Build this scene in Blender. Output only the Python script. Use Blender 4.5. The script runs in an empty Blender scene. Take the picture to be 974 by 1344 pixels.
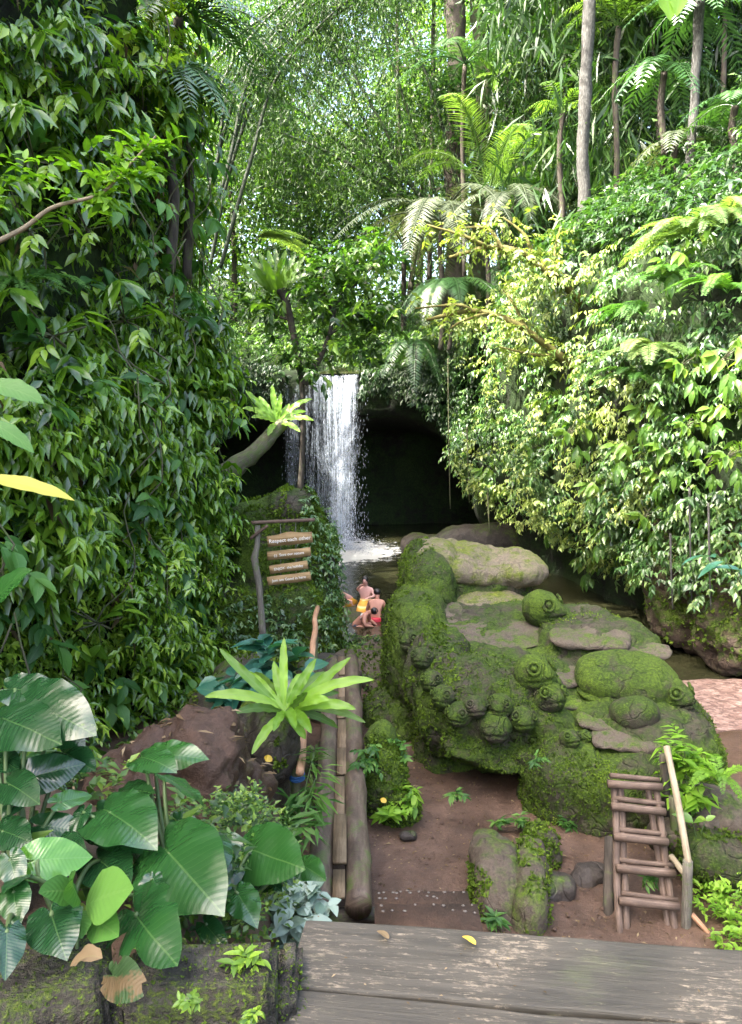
import bpy, bmesh, math, random
import numpy as np
from mathutils import Vector, Matrix
rng = np.random.default_rng(7)
random.seed(7)
R = math.radians
sc = bpy.context.scene
COL = sc.collection

# ------------------------------------------------------------------ camera
CZ = 5.3
PITCH = R(7.4)
FP = 1015.0
cam_d = bpy.data.cameras.new('camera')
cam = bpy.data.objects.new('camera', cam_d)
COL.objects.link(cam)
cam.location = (0, 0, CZ)
cam.rotation_euler = (R(90) - PITCH, 0, 0)
cam_d.sensor_fit = 'VERTICAL'
cam_d.angle = 2 * math.atan(672 / FP)
cam_d.clip_start = 0.05
cam_d.clip_end = 1000
sc.camera = cam
CF = np.array([0, math.cos(PITCH), -math.sin(PITCH)])
CU = np.array([0, math.sin(PITCH), math.cos(PITCH)])
CR = np.array([1.0, 0, 0])


def ray(px, py):
    return CF + CR * ((px - 487) / FP) + CU * ((672 - py) / FP)


def at(px, py, Y):
    d = ray(px, py)
    return np.array([0, 0, CZ]) + d * (Y / d[1])


def atz(px, py, z):
    d = ray(px, py)
    return np.array([0, 0, CZ]) + d * ((z - CZ) / d[2])


def msize(px, Y):
    return px * Y * 1.02 / FP


def nz(v):
    v = np.asarray(v, float)
    return v / np.maximum(np.linalg.norm(v, axis=-1, keepdims=True), 1e-9)


# ------------------------------------------------------------------ numpy value noise
def _hash(ix, iy, iz, seed):
    h = (ix * 374761393 + iy * 668265263 + iz * 2147483647 + seed * 974711) & 0xffffffff
    h = ((h ^ (h >> 13)) * 1274126177) & 0xffffffff
    h = h ^ (h >> 16)
    return (h & 0xffff) / 65535.0


def vnoise(P, scale=1.0, octaves=3, seed=0):
    P = np.asarray(P, float) * scale
    out = np.zeros(len(P))
    amp, tot = 1.0, 0
    for o in range(octaves):
        f = np.floor(P).astype(np.int64)
        t = P - f
        t = t * t * (3 - 2 * t)
        v = 0
        for dx in (0, 1):
            for dy in (0, 1):
                for dz in (0, 1):
                    w = (t[:, 0] if dx else 1 - t[:, 0]) * (t[:, 1] if dy else 1 - t[:, 1]) * (t[:, 2] if dz else 1 - t[:, 2])
                    v = v + w * _hash(f[:, 0] + dx, f[:, 1] + dy, f[:, 2] + dz, seed + o)
        out += amp * (v * 2 - 1)
        tot += amp
        amp *= 0.5
        P = P * 2.03 + 17.3
    return out / tot


def sstep(a, b, x):
    t = np.clip((np.asarray(x, float) - a) / (b - a), 0, 1)
    return t * t * (3 - 2 * t)


# ------------------------------------------------------------------ mesh builder
class MB:
    def __init__(self):
        self.V, self.Q, self.N, self.UV, self.T, self.n = [], [], [], [], [], 0

    def add(self, V, quads, uv=None, tint=None, ngons=()):
        V = np.asarray(V, float).reshape(-1, 3)
        k = len(V)
        self.V.append(V)
        quads = np.asarray(quads, int).reshape(-1, 4)
        self.Q.append(quads + self.n)
        for g in ngons:
            self.N.append([i + self.n for i in g])
        self.UV.append(np.zeros((k, 2)) if uv is None else np.asarray(uv, float))
        self.T.append(np.full(k, 0.5) if tint is None else np.broadcast_to(np.asarray(tint, float), (k,)))
        self.n += k
        return self

    def leaves(self, P, D, N, L, W, tint=None, prof=((0, .12), (.4, 1), (1, .05)), droop=0.25, fold=0.15, wave=0.0):
        P, D = np.asarray(P, float), nz(D)
        n = len(P)
        N = np.asarray(N, float)
        N = nz(N - D * np.sum(N * D, -1, keepdims=True) + 1e-6)
        S = np.cross(D, N)
        L = np.broadcast_to(np.asarray(L, float), (n,))[:, None]
        W = np.broadcast_to(np.asarray(W, float), (n,))[:, None]
        droop = np.broadcast_to(np.asarray(droop, float), (n,))[:, None]
        tint = rng.random(n) if tint is None else np.broadcast_to(np.asarray(tint, float), (n,))
        K = len(prof)
        V = np.zeros((n, 3 * K, 3))
        uv = np.zeros((3 * K, 2))
        for k, (u, w) in enumerate(prof):
            c = P + D * L * u - N * droop * L * u * u
            up = N * (fold * W * w)
            if wave:
                up = up + N * (W * wave * rng.uniform(-1, 1, (n, 1)))
            V[:, 3 * k] = c - S * W * w * .5 + up
            V[:, 3 * k + 1] = c
            V[:, 3 * k + 2] = c + S * W * w * .5 + up
            uv[3 * k] = (0, u)
            uv[3 * k + 1] = (.5, u)
            uv[3 * k + 2] = (1, u)
        q = []
        for k in range(K - 1):
            a = 3 * k
            q += [(a, a + 1, a + 4, a + 3), (a + 1, a + 2, a + 5, a + 4)]
        q = np.array(q)
        Q = (q[None] + (np.arange(n) * 3 * K)[:, None, None]).reshape(-1, 4)
        return self.add(V.reshape(-1, 3), Q, np.tile(uv, (n, 1)), np.repeat(tint, 3 * K))

    def flats(self, P, D, N, L, W, tint=None):
        """small four-cornered leaves"""
        P, D = np.asarray(P, float), nz(D)
        n = len(P)
        N = np.asarray(N, float)
        N = nz(N - D * np.sum(N * D, -1, keepdims=True) + 1e-6)
        S = np.cross(D, N)
        L = np.broadcast_to(np.asarray(L, float), (n,))[:, None]
        W = np.broadcast_to(np.asarray(W, float), (n,))[:, None]
        tint = rng.random(n) if tint is None else np.broadcast_to(np.asarray(tint, float), (n,))
        V = np.stack([P, P + D * L * .45 - S * W * .5 + N * W * .12, P + D * L - N * L * .2, P + D * L * .45 + S * W * .5 + N * W * .12], 1)
        uv = np.array([(.5, 0), (0, .45), (.5, 1), (1, .45)])
        Q = np.arange(4 * n).reshape(n, 4)
        return self.add(V.reshape(-1, 3), Q, np.tile(uv, (n, 1)), np.repeat(tint, 4))

    def tube(self, pts, rad, sides=8, tint=0.5, cap=True, wob=0.0):
        pts = np.asarray(pts, float)
        k = len(pts)
        rad = np.broadcast_to(np.asarray(rad, float), (k,))
        T = nz(np.gradient(pts, axis=0))
        ref = np.array([0, 0, 1.0]) if abs(T[0][2]) < .9 else np.array([1.0, 0, 0])
        u = nz(np.cross(T[0], ref))
        V = []
        for i in range(k):
            u = nz(u - T[i] * np.dot(u, T[i]))
            v = np.cross(T[i], u)
            a = np.arange(sides) * 2 * math.pi / sides
            rr = rad[i] * (1 + (wob * rng.uniform(-1, 1, sides) if wob else 0))
            V.append(pts[i] + np.outer(np.cos(a) * rr, u) + np.outer(np.sin(a) * rr, v))
        q = []
        for i in range(k - 1):
            for j in range(sides):
                a, b = i * sides + j, i * sides + (j + 1) % sides
                q.append((a, b, b + sides, a + sides))
        L = np.concatenate([[0], np.cumsum(np.linalg.norm(np.diff(pts, axis=0), axis=1))])
        uv = np.stack([np.tile(np.arange(sides) / sides, k), np.repeat(L, sides)], 1)
        ng = [list(range(sides))[::-1], list(range((k - 1) * sides, k * sides))] if cap else ()
        return self.add(np.concatenate(V), q, uv, tint, ng)

    def grid(self, G, tint=None, uv=None):
        """G (a,b,3) array of points"""
        a, b = G.shape[:2]
        i = np.arange((a - 1) * (b - 1))
        r, c = i // (b - 1), i % (b - 1)
        v = r * b + c
        Q = np.stack([v, v + 1, v + b + 1, v + b], 1)
        if uv is None:
            uv = np.stack(np.meshgrid(np.linspace(0, 1, a), np.linspace(0, 1, b), indexing='ij'), -1).reshape(-1, 2)
        return self.add(G.reshape(-1, 3), Q, uv, .5 if tint is None else tint)

    def ell(self, c, r, rot=None, pw=2.0, nu=20, nv=12):
        """(super)ellipsoid"""
        th = np.linspace(0, 2 * math.pi, nu, endpoint=False)
        ph = np.linspace(-math.pi / 2, math.pi / 2, nv + 2)[1:-1]
        e = 2 / pw
        f = lambda x: np.sign(x) * np.abs(x) ** e
        V = [np.array([[0, 0, -1.0]])]
        for p in ph:
            V.append(np.stack([f(np.cos(p)) * f(np.cos(th)), f(np.cos(p)) * f(np.sin(th)), np.full(nu, f(np.sin(p)))], 1))
        V.append(np.array([[0, 0, 1.0]]))
        V = np.concatenate(V) * np.asarray(r, float)
        if rot is not None:
            from mathutils import Euler
            M = np.array(Euler([R(a) for a in rot]).to_matrix())
            V = V @ M.T
        V = V + np.asarray(c, float)
        q, ng = [], []
        for i in range(nv - 1):
            for j in range(nu):
                a, b = 1 + i * nu + j, 1 + i * nu + (j + 1) % nu
                q.append((a, b, b + nu, a + nu))
        last = 1 + nv * nu
        for j in range(nu):
            ng.append([0, 1 + (j + 1) % nu, 1 + j])
            ng.append([last, 1 + (nv - 1) * nu + j, 1 + (nv - 1) * nu + (j + 1) % nu])
        return self.add(V, q, None, .5, ng)

    def box(self, c, s, M=None, taper=0.0):
        x, y, z = np.asarray(s, float) / 2
        V = np.array([[-x, -y, -z], [x, -y, -z], [x, y, -z], [-x, y, -z], [-x, -y, z], [x, -y, z], [x, y, z], [-x, y, z]])
        if M is not None:
            V = V @ np.asarray(M, float).T
        V = V + np.asarray(c, float)
        return self.add(V, [(3, 2, 1, 0), (4, 5, 6, 7), (0, 1, 5, 4), (1, 2, 6, 5), (2, 3, 7, 6), (3, 0, 4, 7)])

    def mesh(self, name, mats=(), smooth=True):
        V = np.concatenate(self.V)
        Q = np.concatenate(self.Q) if self.Q else np.zeros((0, 4), int)
        me = bpy.data.meshes.new(name)
        nq = len(Q)
        flat = Q.ravel()
        starts = np.arange(nq) * 4
        if self.N:
            ln = np.array([len(g) for g in self.N])
            flat = np.concatenate([flat, np.concatenate([np.array(g) for g in self.N])])
            starts = np.concatenate([starts, nq * 4 + np.concatenate([[0], np.cumsum(ln)[:-1]])])
        me.vertices.add(len(V))
        me.vertices.foreach_set('co', V.astype(np.float32).ravel())
        me.loops.add(len(flat))
        me.loops.foreach_set('vertex_index', flat.astype(np.int32))
        me.polygons.add(len(starts))
        me.polygons.foreach_set('loop_start', starts.astype(np.int32))
        uvl = me.uv_layers.new(name='UVMap')
        uv = np.concatenate(self.UV)[flat]
        uvl.data.foreach_set('uv', uv.astype(np.float32).ravel())
        at_ = me.attributes.new('tint', 'FLOAT', 'POINT')
        at_.data.foreach_set('value', np.concatenate(self.T).astype(np.float32))
        me.update(calc_edges=True)
        me.validate()
        if smooth:
            me.polygons.foreach_set('use_smooth', np.ones(len(me.polygons), bool))
        for m in (mats if isinstance(mats, (list, tuple)) else [mats]):
            me.materials.append(m)
        return me

    def build(self, name, mat, parent=None, smooth=True, loc=None):
        o = bpy.data.objects.new(name, self.mesh(name, mat, smooth))
        COL.objects.link(o)
        if parent is not None:
            o.parent = parent
        if loc is not None:
            o.location = loc
        return o


def tag(o, label=None, cat=None, group=None, kind=None):
    if label: o['label'] = label
    if cat: o['category'] = cat
    if group: o['group'] = group
    if kind: o['kind'] = kind
    return o


def empty(name, loc, label, cat, group=None, rz=0, scale=1):
    o = bpy.data.objects.new(name, None)
    o.empty_display_size = .1
    COL.objects.link(o)
    o.location = loc
    o.rotation_euler = (0, 0, rz)
    o.scale = (scale,) * 3 if not hasattr(scale, '__len__') else scale
    return tag(o, label, cat, group)


def dup(root, loc, rz=0, scale=1, label=None, group=None, rot=None):
    r = root.copy()
    COL.objects.link(r)
    r.location = loc
    r.rotation_euler = rot if rot is not None else (0, 0, rz)
    r.scale = (scale,) * 3 if not hasattr(scale, '__len__') else scale
    if label: r['label'] = label
    if group: r['group'] = group
    for ch in list(root.children):
        c = ch.copy()
        COL.objects.link(c)
        c.parent = r
        for g in ch.children:
            d = g.copy()
            COL.objects.link(d)
            d.parent = c
    return r


# ------------------------------------------------------------------ materials
class NT:
    def __init__(self, name):
        self.m = bpy.data.materials.new(name)
        self.m.use_nodes = True
        self.t = self.m.node_tree
        self.t.nodes.clear()
        self.out = self.n('ShaderNodeOutputMaterial')

    def n(self, typ, **kw):
        nd = self.t.nodes.new(typ)
        for k, v in kw.items():
            if k.startswith('i_'):
                key = k[2:]
                key = int(key) if key.isdigit() else key.replace('_', ' ')
                self.set(nd.inputs[key], v)
            else:
                setattr(nd, k, v)
        return nd

    def set(self, sock, v):
        if isinstance(v, bpy.types.NodeSocket):
            self.t.links.new(v, sock)
        elif hasattr(v, 'outputs'):
            self.t.links.new(v.outputs[0], sock)
        else:
            if isinstance(v, (tuple, list)) and len(v) == 3 and sock.type == 'RGBA':
                v = (*v, 1)
            sock.default_value = v

    def noise(self, vec, scale, detail=4, rough=.6, dist=0):
        nd = self.n('ShaderNodeTexNoise')
        self.set(nd.inputs['Vector'], vec)
        nd.inputs['Scale'].default_value = scale
        nd.inputs['Detail'].default_value = detail
        nd.inputs['Roughness'].default_value = rough
        nd.inputs['Distortion'].default_value = dist
        return nd.outputs['Fac']

    def math(self, op, a, b=0.0, c=None, clamp=False):
        nd = self.n('ShaderNodeMath', operation=op, use_clamp=clamp)
        self.set(nd.inputs[0], a)
        self.set(nd.inputs[1], b)
        if c is not None: self.set(nd.inputs[2], c)
        return nd.outputs[0]

    def ramp(self, fac, stops, interp='LINEAR'):
        nd = self.n('ShaderNodeValToRGB')
        nd.color_ramp.interpolation = interp
        el = nd.color_ramp.elements
        while len(el) < len(stops):
            el.new(.5)
        for e, (p, c) in zip(el, stops):
            e.position = p
            e.color = (c, c, c, 1) if not hasattr(c, '__len__') else (*c, 1)
        self.set(nd.inputs[0], fac)
        return nd.outputs['Color']

    def mix(self, fac, a, b, blend='MIX'):
        nd = self.n('ShaderNodeMix', data_type='RGBA', blend_type=blend)
        self.set(nd.inputs[0], fac)
        self.set(nd.inputs[6], a)
        self.set(nd.inputs[7], b)
        return nd.outputs[2]

    def bump(self, h, strength=.5, dist=.02, normal=None):
        nd = self.n('ShaderNodeBump')
        nd.inputs['Strength'].default_value = strength
        nd.inputs['Distance'].default_value = dist
        self.set(nd.inputs['Height'], h)
        if normal is not None: self.set(nd.inputs['Normal'], normal)
        return nd.outputs[0]

    def bsdf(self, color, rough=.6, spec=.4, normal=None, **kw):
        nd = self.n('ShaderNodeBsdfPrincipled')
        self.set(nd.inputs['Base Color'], color)
        self.set(nd.inputs['Roughness'], rough)
        nd.inputs['Specular IOR Level'].default_value = spec
        if normal is not None: self.set(nd.inputs['Normal'], normal)
        for k, v in kw.items():
            self.set(nd.inputs[k.replace('_', ' ')], v)
        return nd

    def done(self, sh):
        self.t.links.new(sh.outputs[0] if hasattr(sh, 'outputs') else sh, self.out.inputs['Surface'])
        return self.m

    def coord(self, kind='Object'):
        return self.n('ShaderNodeTexCoord').outputs[kind]

    def wpos(self):
        return self.n('ShaderNodeNewGeometry').outputs['Position']


def leaf_mat(name, cols, trans=.35, rough=.42, spec=.4, vein=.35, tcol=None, veins=0, spots=None, bumpy=0, midw=.035, bd=.003, sth=.66):
    k = NT(name)
    tint = k.n('ShaderNodeAttribute', attribute_name='tint').outputs['Fac']
    st = [(i / (len(cols) - 1), c) for i, c in enumerate(cols)]
    col = k.ramp(tint, st)
    pos = k.coord('Object')
    nn = k.noise(pos, 14, 3)
    col = k.mix(k.math('MULTIPLY', nn, .35), col, k.mix(1, col, (.55, .6, .5), 'MULTIPLY'))
    uvn = k.n('ShaderNodeSeparateXYZ')
    k.set(uvn.inputs[0], k.coord('UV'))
    d = k.math('ABSOLUTE', k.math('SUBTRACT', uvn.outputs[0], .5))
    mid = k.math('LESS_THAN', d, midw)
    nrm = None
    light = k.mix(.45, col, (.16, .26, .08))
    if vein:
        vf = k.math('MULTIPLY', mid, vein)
        if veins:
            # side veins sweep towards the tip
            ph = k.math('ADD', k.math('MULTIPLY', uvn.outputs[1], float(veins)), k.math('MULTIPLY', d, -veins * .55))
            fr = k.math('ABSOLUTE', k.math('SUBTRACT', k.math('FRACT', ph), .5))
            sv = k.math('LESS_THAN', fr, .035)
            vf = k.math('MAXIMUM', vf, k.math('MULTIPLY', sv, vein * .55))
            nrm = k.bump(fr, .5, bd)
        col = k.mix(vf, col, light)
    if spots:
        sp = k.ramp(k.noise(pos, 9, 4, .7), [(sth, 0.0), (sth + .05, 1.0)])
        col = k.mix(sp, col, spots)
    if bumpy and nrm is None:
        nrm = k.bump(k.noise(pos, 60, 2), bumpy, .01)
    b = k.bsdf(col, rough, spec, nrm)
    tr = k.n('ShaderNodeBsdfTranslucent')
    k.set(tr.inputs['Color'], k.mix(1, col, tcol or (1.7, 1.9, .7), 'MULTIPLY'))
    mx = k.n('ShaderNodeMixShader')
    mx.inputs[0].default_value = trans
    k.t.links.new(b.outputs[0], mx.inputs[1])
    k.t.links.new(tr.outputs[0], mx.inputs[2])
    return k.done(mx)


def rock_mat(name, stone, mossc, bias=0.0, scale=1.0, rough=.85, up=.45, bs=.6, ms=1.0):
    """stone with moss in patches, more of it where rain and light settle"""
    k = NT(name)
    p = k.wpos()
    n1 = k.noise(p, 1.1 * scale, 6, .65)
    n2 = k.noise(p, 6 * scale, 6, .7)
    n3 = k.noise(p, 32 * scale, 4, .7)
    nrm = k.n('ShaderNodeSeparateXYZ')
    k.set(nrm.inputs[0], k.n('ShaderNodeNewGeometry').outputs['Normal'])
    f = k.math('ADD', k.math('MULTIPLY', n1, 1.0), k.math('MULTIPLY', nrm.outputs[2], up * .35))
    f = k.math('ADD', f, k.math('MULTIPLY', k.math('SUBTRACT', n2, .5), 1.1))
    f = k.math('ADD', f, bias)
    mask = k.ramp(f, [(.40, 0.0), (.62, 1.0)])
    sc_ = k.ramp(k.math('ADD', k.math('MULTIPLY', n2, .6), k.math('MULTIPLY', n3, .4)), [(.3, stone[0]), (.5, stone[1]), (.7, stone[2])])
    mc = k.ramp(k.math('ADD', k.math('MULTIPLY', n1, .45), k.math('MULTIPLY', n3, .55)), [(.3, mossc[0]), (.48, mossc[1]), (.62, mossc[2]), (.75, mossc[3])])
    col = k.mix(k.math('MULTIPLY', mask, ms), sc_, mc)
    h = k.math('ADD', k.math('MULTIPLY', n3, .5), k.math('MULTIPLY', n2, .8))
    vor = k.n('ShaderNodeTexVoronoi', feature='DISTANCE_TO_EDGE')
    wp = k.n('ShaderNodeVectorMath', operation='ADD')
    k.set(wp.inputs[0], p)
    wn = k.n('ShaderNodeTexNoise')
    k.set(wn.inputs['Vector'], p)
    wn.inputs['Scale'].default_value = 2.5
    k.set(wp.inputs[1], wn.outputs['Color'])
    k.set(vor.inputs['Vector'], wp)
    vor.inputs['Scale'].default_value = 1.7 * scale
    ck = k.ramp(vor.outputs['Distance'], [(.0, 0.0), (.035, 1.0)])
    h = k.math('ADD', h, k.math('MULTIPLY', ck, .35))
    return k.done(k.bsdf(col, rough, .25, k.bump(h, bs, .06)))


def wood_mat(name, cols, rough=.7, axis='X', sc_=1.0, ring=0, moss=0.0):
    k = NT(name)
    p = k.coord('UV' if axis == 'UV' else 'Object')
    mp = k.n('ShaderNodeMapping')
    k.set(mp.inputs['Vector'], p)
    s = {'X': (1.2, 14, 14), 'Y': (14, 1.2, 14), 'Z': (14, 14, 1.2), 'UV': (5, 1.3, 1)}[axis]
    mp.inputs['Scale'].default_value = [a * sc_ for a in s]
    n1 = k.noise(mp.outputs[0], 2.0, 6, .65, .4)
    n2 = k.noise(k.coord('Object'), 5 * sc_, 5, .65)
    n3 = k.noise(k.coord('Object'), 45 * sc_, 3, .6)
    col = k.ramp(k.math('ADD', k.math('MULTIPLY', n1, .7), k.math('MULTIPLY', n2, .3)), [(.3, cols[0]), (.5, cols[1]), (.68, cols[2])])
    if moss:
        mk = k.ramp(k.math('ADD', n2, k.math('MULTIPLY', n3, .25)), [(.72 - moss * .3, 0.0), (.85 - moss * .3, 1.0)])
        col = k.mix(k.math('MULTIPLY', mk, .8), col, (.06, .09, .02))
    h = k.math('ADD', n1, k.math('MULTIPLY', n3, .3))
    return k.done(k.bsdf(col, rough, .3, k.bump(h, .5, .012)))


MOSS = [(.006, .011, .002), (.022, .042, .004), (.066, .108, .007), (.17, .24, .018)]
MOSSY = [(.02, .026, .005), (.055, .075, .010), (.13, .15, .018), (.24, .25, .04)]
STONE = [(.016, .013, .009), (.052, .043, .031), (.105, .088, .065)]
M = {}
M['moss_rock'] = rock_mat('moss_rock', STONE, MOSS, .08, up=.12, bs=1.0)
M['moss_yellow'] = rock_mat('moss_yellow', [(.06, .05, .035), (.14, .115, .08), (.23, .19, .14)], MOSSY, -.02, up=.1, bs=.8)
M['bare_rock'] = rock_mat('bare_rock', [(.025, .019, .014), (.07, .055, .041), (.125, .1, .078)], MOSS, -.22)
M['dark_rock'] = rock_mat('dark_rock', [(.012, .010, .009), (.035, .029, .024), (.075, .06, .05)], MOSS, -.20, rough=.55)
M['tread'] = rock_mat('tread', [(.036, .029, .021), (.078, .063, .047), (.125, .102, .077)], MOSS, -.20, 1.6)
M['cliff'] = rock_mat('cliff', [(.004, .004, .003), (.011, .010, .008), (.026, .023, .017)], [(.003, .008, .002), (.01, .022, .005), (.022, .04, .009), (.04, .065, .015)], .10, .5)  # kept near black so gaps between the leaves read as deep shade
M['cliff_lit'] = rock_mat('cliff_lit', [(.015, .010, .008), (.06, .042, .030), (.16, .11, .08)], MOSS, -.05, 1.2, bs=1)  # brighter cliff for the overhang, sunlit patches put into the stone colours


def mud_mat(name='mud', f_=1.0):
    k = NT(name)
    p = k.wpos()
    n1, n2, n3 = k.noise(p, .8, 5), k.noise(p, 5, 6, .7), k.noise(p, 38, 5, .75)
    f = k.math('ADD', k.math('MULTIPLY', n1, .5), k.math('MULTIPLY', n2, .5))
    col = k.ramp(f, [(.32, (.026, .014, .008)), (.48, (.060, .034, .020)), (.62, (.105, .064, .042))])
    col = k.mix(k.ramp(n3, [(.56, 0.0), (.68, .55)]), col, (.13, .092, .065))
    col = k.mix(k.ramp(n3, [(.30, .7), (.40, 0.0)]), col, (.025, .015, .011))
    if f_ != 1: col = k.mix(1.0, col, (f_, f_ * .9, f_ * .82), 'MULTIPLY')
    h = k.math('ADD', k.math('MULTIPLY', n2, .7), k.math('MULTIPLY', n3, .35))
    ro = k.ramp(n1, [(.4, .45), (.6, .85)])
    return k.done(k.bsdf(col, ro, .4, k.bump(h, .9, .05)))


M['mud'] = mud_mat()
M['earth'] = mud_mat('earth', .62)
M['step_earth'] = mud_mat('step_earth', .8)


def gravel_mat():
    k = NT('gravel')
    p = k.wpos()
    v = k.n('ShaderNodeTexVoronoi')
    k.set(v.inputs['Vector'], p)
    v.inputs['Scale'].default_value = 14
    col = k.ramp(k.n('ShaderNodeSeparateColor', i_0=v.outputs['Color']).outputs[0], [(.0, (.07, .042, .034)), (.5, (.14, .088, .072)), (1, (.22, .155, .13))])
    return k.done(k.bsdf(col, .8, .3, k.bump(v.outputs['Distance'], .8, .03)))


M['gravel'] = gravel_mat()


def deck_mat():
    k = NT('weathered_deck')
    p = k.coord('Object')
    mp = k.n('ShaderNodeMapping')
    k.set(mp.inputs['Vector'], p)
    mp.inputs['Scale'].default_value = (.8, 11, 6)
    g = k.noise(mp.outputs[0], 2.2, 8, .72, .5)
    mp2 = k.n('ShaderNodeMapping')
    k.set(mp2.inputs['Vector'], p)
    mp2.inputs['Scale'].default_value = (4.5, 26, 6)
    g2 = k.noise(mp2.outputs[0], 3.0, 8, .75, .2)
    n1 = k.noise(p, 2.4, 5, .6)
    n3 = k.noise(p, 55, 3, .6)
    col = k.ramp(k.math('ADD', k.math('MULTIPLY', g, .6), k.math('MULTIPLY', n1, .4)), [(.34, (.016, .014, .010)), (.5, (.038, .034, .025)), (.66, (.068, .060, .046))])
    worn = k.ramp(k.math('ADD', k.math('MULTIPLY', g2, .85), k.math('MULTIPLY', n1, .5)), [(.74, 0.0), (.80, .8)])
    worn = k.math('MULTIPLY', worn, k.ramp(n3, [(.42, .25), (.55, 1.0)]))
    col = k.mix(worn, col, (.21, .175, .125))
    gm = k.ramp(k.math('ADD', k.math('MULTIPLY', k.noise(p, 1.7, 5), .7), k.math('MULTIPLY', g2, .3)), [(.60, 0.0), (.68, .7)])
    col = k.mix(gm, col, (.055, .060, .030))
    h = k.math('ADD', g, k.math('MULTIPLY', worn, .25))
    return k.done(k.bsdf(col, k.ramp(n1, [(.4, .5), (.6, .8)]), .4, k.bump(h, .6, .012)))


M['deck'] = deck_mat()


def block_mat():
    k = NT('mossy_block')
    p = k.wpos()
    n1, n2, n3 = k.noise(p, 3, 6, .7), k.noise(p, 12, 6, .75), k.noise(p, 60, 3, .7)
    nr = k.n('ShaderNodeSeparateXYZ')
    k.set(nr.inputs[0], k.n('ShaderNodeNewGeometry').outputs['Normal'])
    col = k.ramp(n2, [(.3, (.012, .011, .008)), (.5, (.04, .036, .028)), (.7, (.10, .09, .07))])
    mask = k.ramp(k.math('ADD', n1, k.math('MULTIPLY', k.math('SUBTRACT', n3, .5), .6)), [(.46, 0.0), (.56, 1.0)])
    col = k.mix(k.math('MULTIPLY', mask, .85), col, k.ramp(n3, [(.35, (.012, .022, .004)), (.55, (.05, .075, .012)), (.7, (.11, .14, .02))]))
    return k.done(k.bsdf(col, .9, .2, k.bump(k.math('ADD', n2, n3), .9, .03)))


M['block'] = block_mat()
M['log'] = wood_mat('log', [(.028, .019, .013), (.075, .054, .038), (.15, .115, .085)], .6, 'UV', 1.0, moss=.25)
M['plank'] = wood_mat('plank', [(.055, .036, .019), (.12, .085, .046), (.2, .15, .09)], .75, 'Y')
M['bark_mossy'] = wood_mat('bark_mossy', [(.035, .032, .020), (.085, .080, .05), (.17, .165, .12)], .9, 'UV', 1.6, moss=.5)
M['bark_pale'] = wood_mat('bark_pale', [(.012, .012, .011), (.05, .05, .045), (.13, .13, .12)], .95, 'UV', 3.0)
M['bark_grey'] = wood_mat('bark_grey', [(.04, .035, .028), (.11, .10, .08), (.22, .2, .17)], .9, 'UV', 2.2, moss=.25)
M['bark_dark'] = wood_mat('bark_dark', [(.015, .013, .010), (.045, .038, .03), (.09, .075, .06)], .9, 'UV', 1.2, moss=.1)
M['branch_moss'] = wood_mat('branch_moss', [(.05, .045, .014), (.10, .09, .025), (.19, .165, .05)], .9, 'UV', 2)
M['ladder'] = wood_mat('ladder', [(.030, .020, .014), (.085, .058, .042), (.17, .125, .095)], .7, 'UV', 1.5)
M['ladder_pale'] = wood_mat('ladder_pale', [(.11, .085, .055), (.21, .175, .115), (.32, .28, .19)], .6, 'UV', 1.5)
M['bamboo'] = wood_mat('bamboo', [(.16, .08, .045), (.30, .17, .10), (.42, .27, .17)], .45, 'UV', .8)
M['culm'] = wood_mat('culm', [(.008, .012, .005), (.018, .026, .010), (.035, .048, .02)], .45, 'UV', .8)
M['sign'] = wood_mat('sign', [(.09, .055, .022), (.19, .125, .055), (.32, .22, .11)], .75, 'X')


def plain(name, col, rough=.6, spec=.4):
    k = NT(name)
    n = k.noise(k.coord('Object'), 20, 3)
    c = k.mix(k.math('MULTIPLY', n, .5), col, tuple(x * .6 for x in col))
    return k.done(k.bsdf(c, rough, spec))


M['white_paint'] = plain('white_paint', (.66, .64, .57))
M['string'] = plain('string', (.12, .11, .1))
M['blue_cord'] = plain('blue_cord', (.02, .09, .25))
M['pebble'] = plain('pebble', (.11, .095, .078))
M['skin_tan'] = plain('skin_tan', (.46, .22, .15), .5)
M['skin_pink'] = plain('skin_pink', (.60, .33, .27), .5)
M['hair'] = plain('hair', (.012, .010, .009), .4)
M['red_cloth'] = plain('red_cloth', (.55, .03, .05))
M['navy_cloth'] = plain('navy_cloth', (.02, .022, .04))
M['white_cloth'] = plain('white_cloth', (.6, .58, .55))


def stripe_mat():
    k = NT('striped_cloth')
    s = k.n('ShaderNodeSeparateXYZ')
    k.set(s.inputs[0], k.coord('Object'))
    f = k.math('FRACT', k.math('MULTIPLY', s.outputs[2], 7.5))
    return k.done(k.bsdf(k.ramp(f, [(.0, (.62, .27, .03)), (.45, (.75, .40, .06)), (.55, (.85, .66, .30)), (.9, (.62, .27, .03))]), .8))


M['striped_cloth'] = stripe_mat()
M['yellow_cloth'] = plain('yellow_cloth', (.55, .25, .02))

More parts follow.
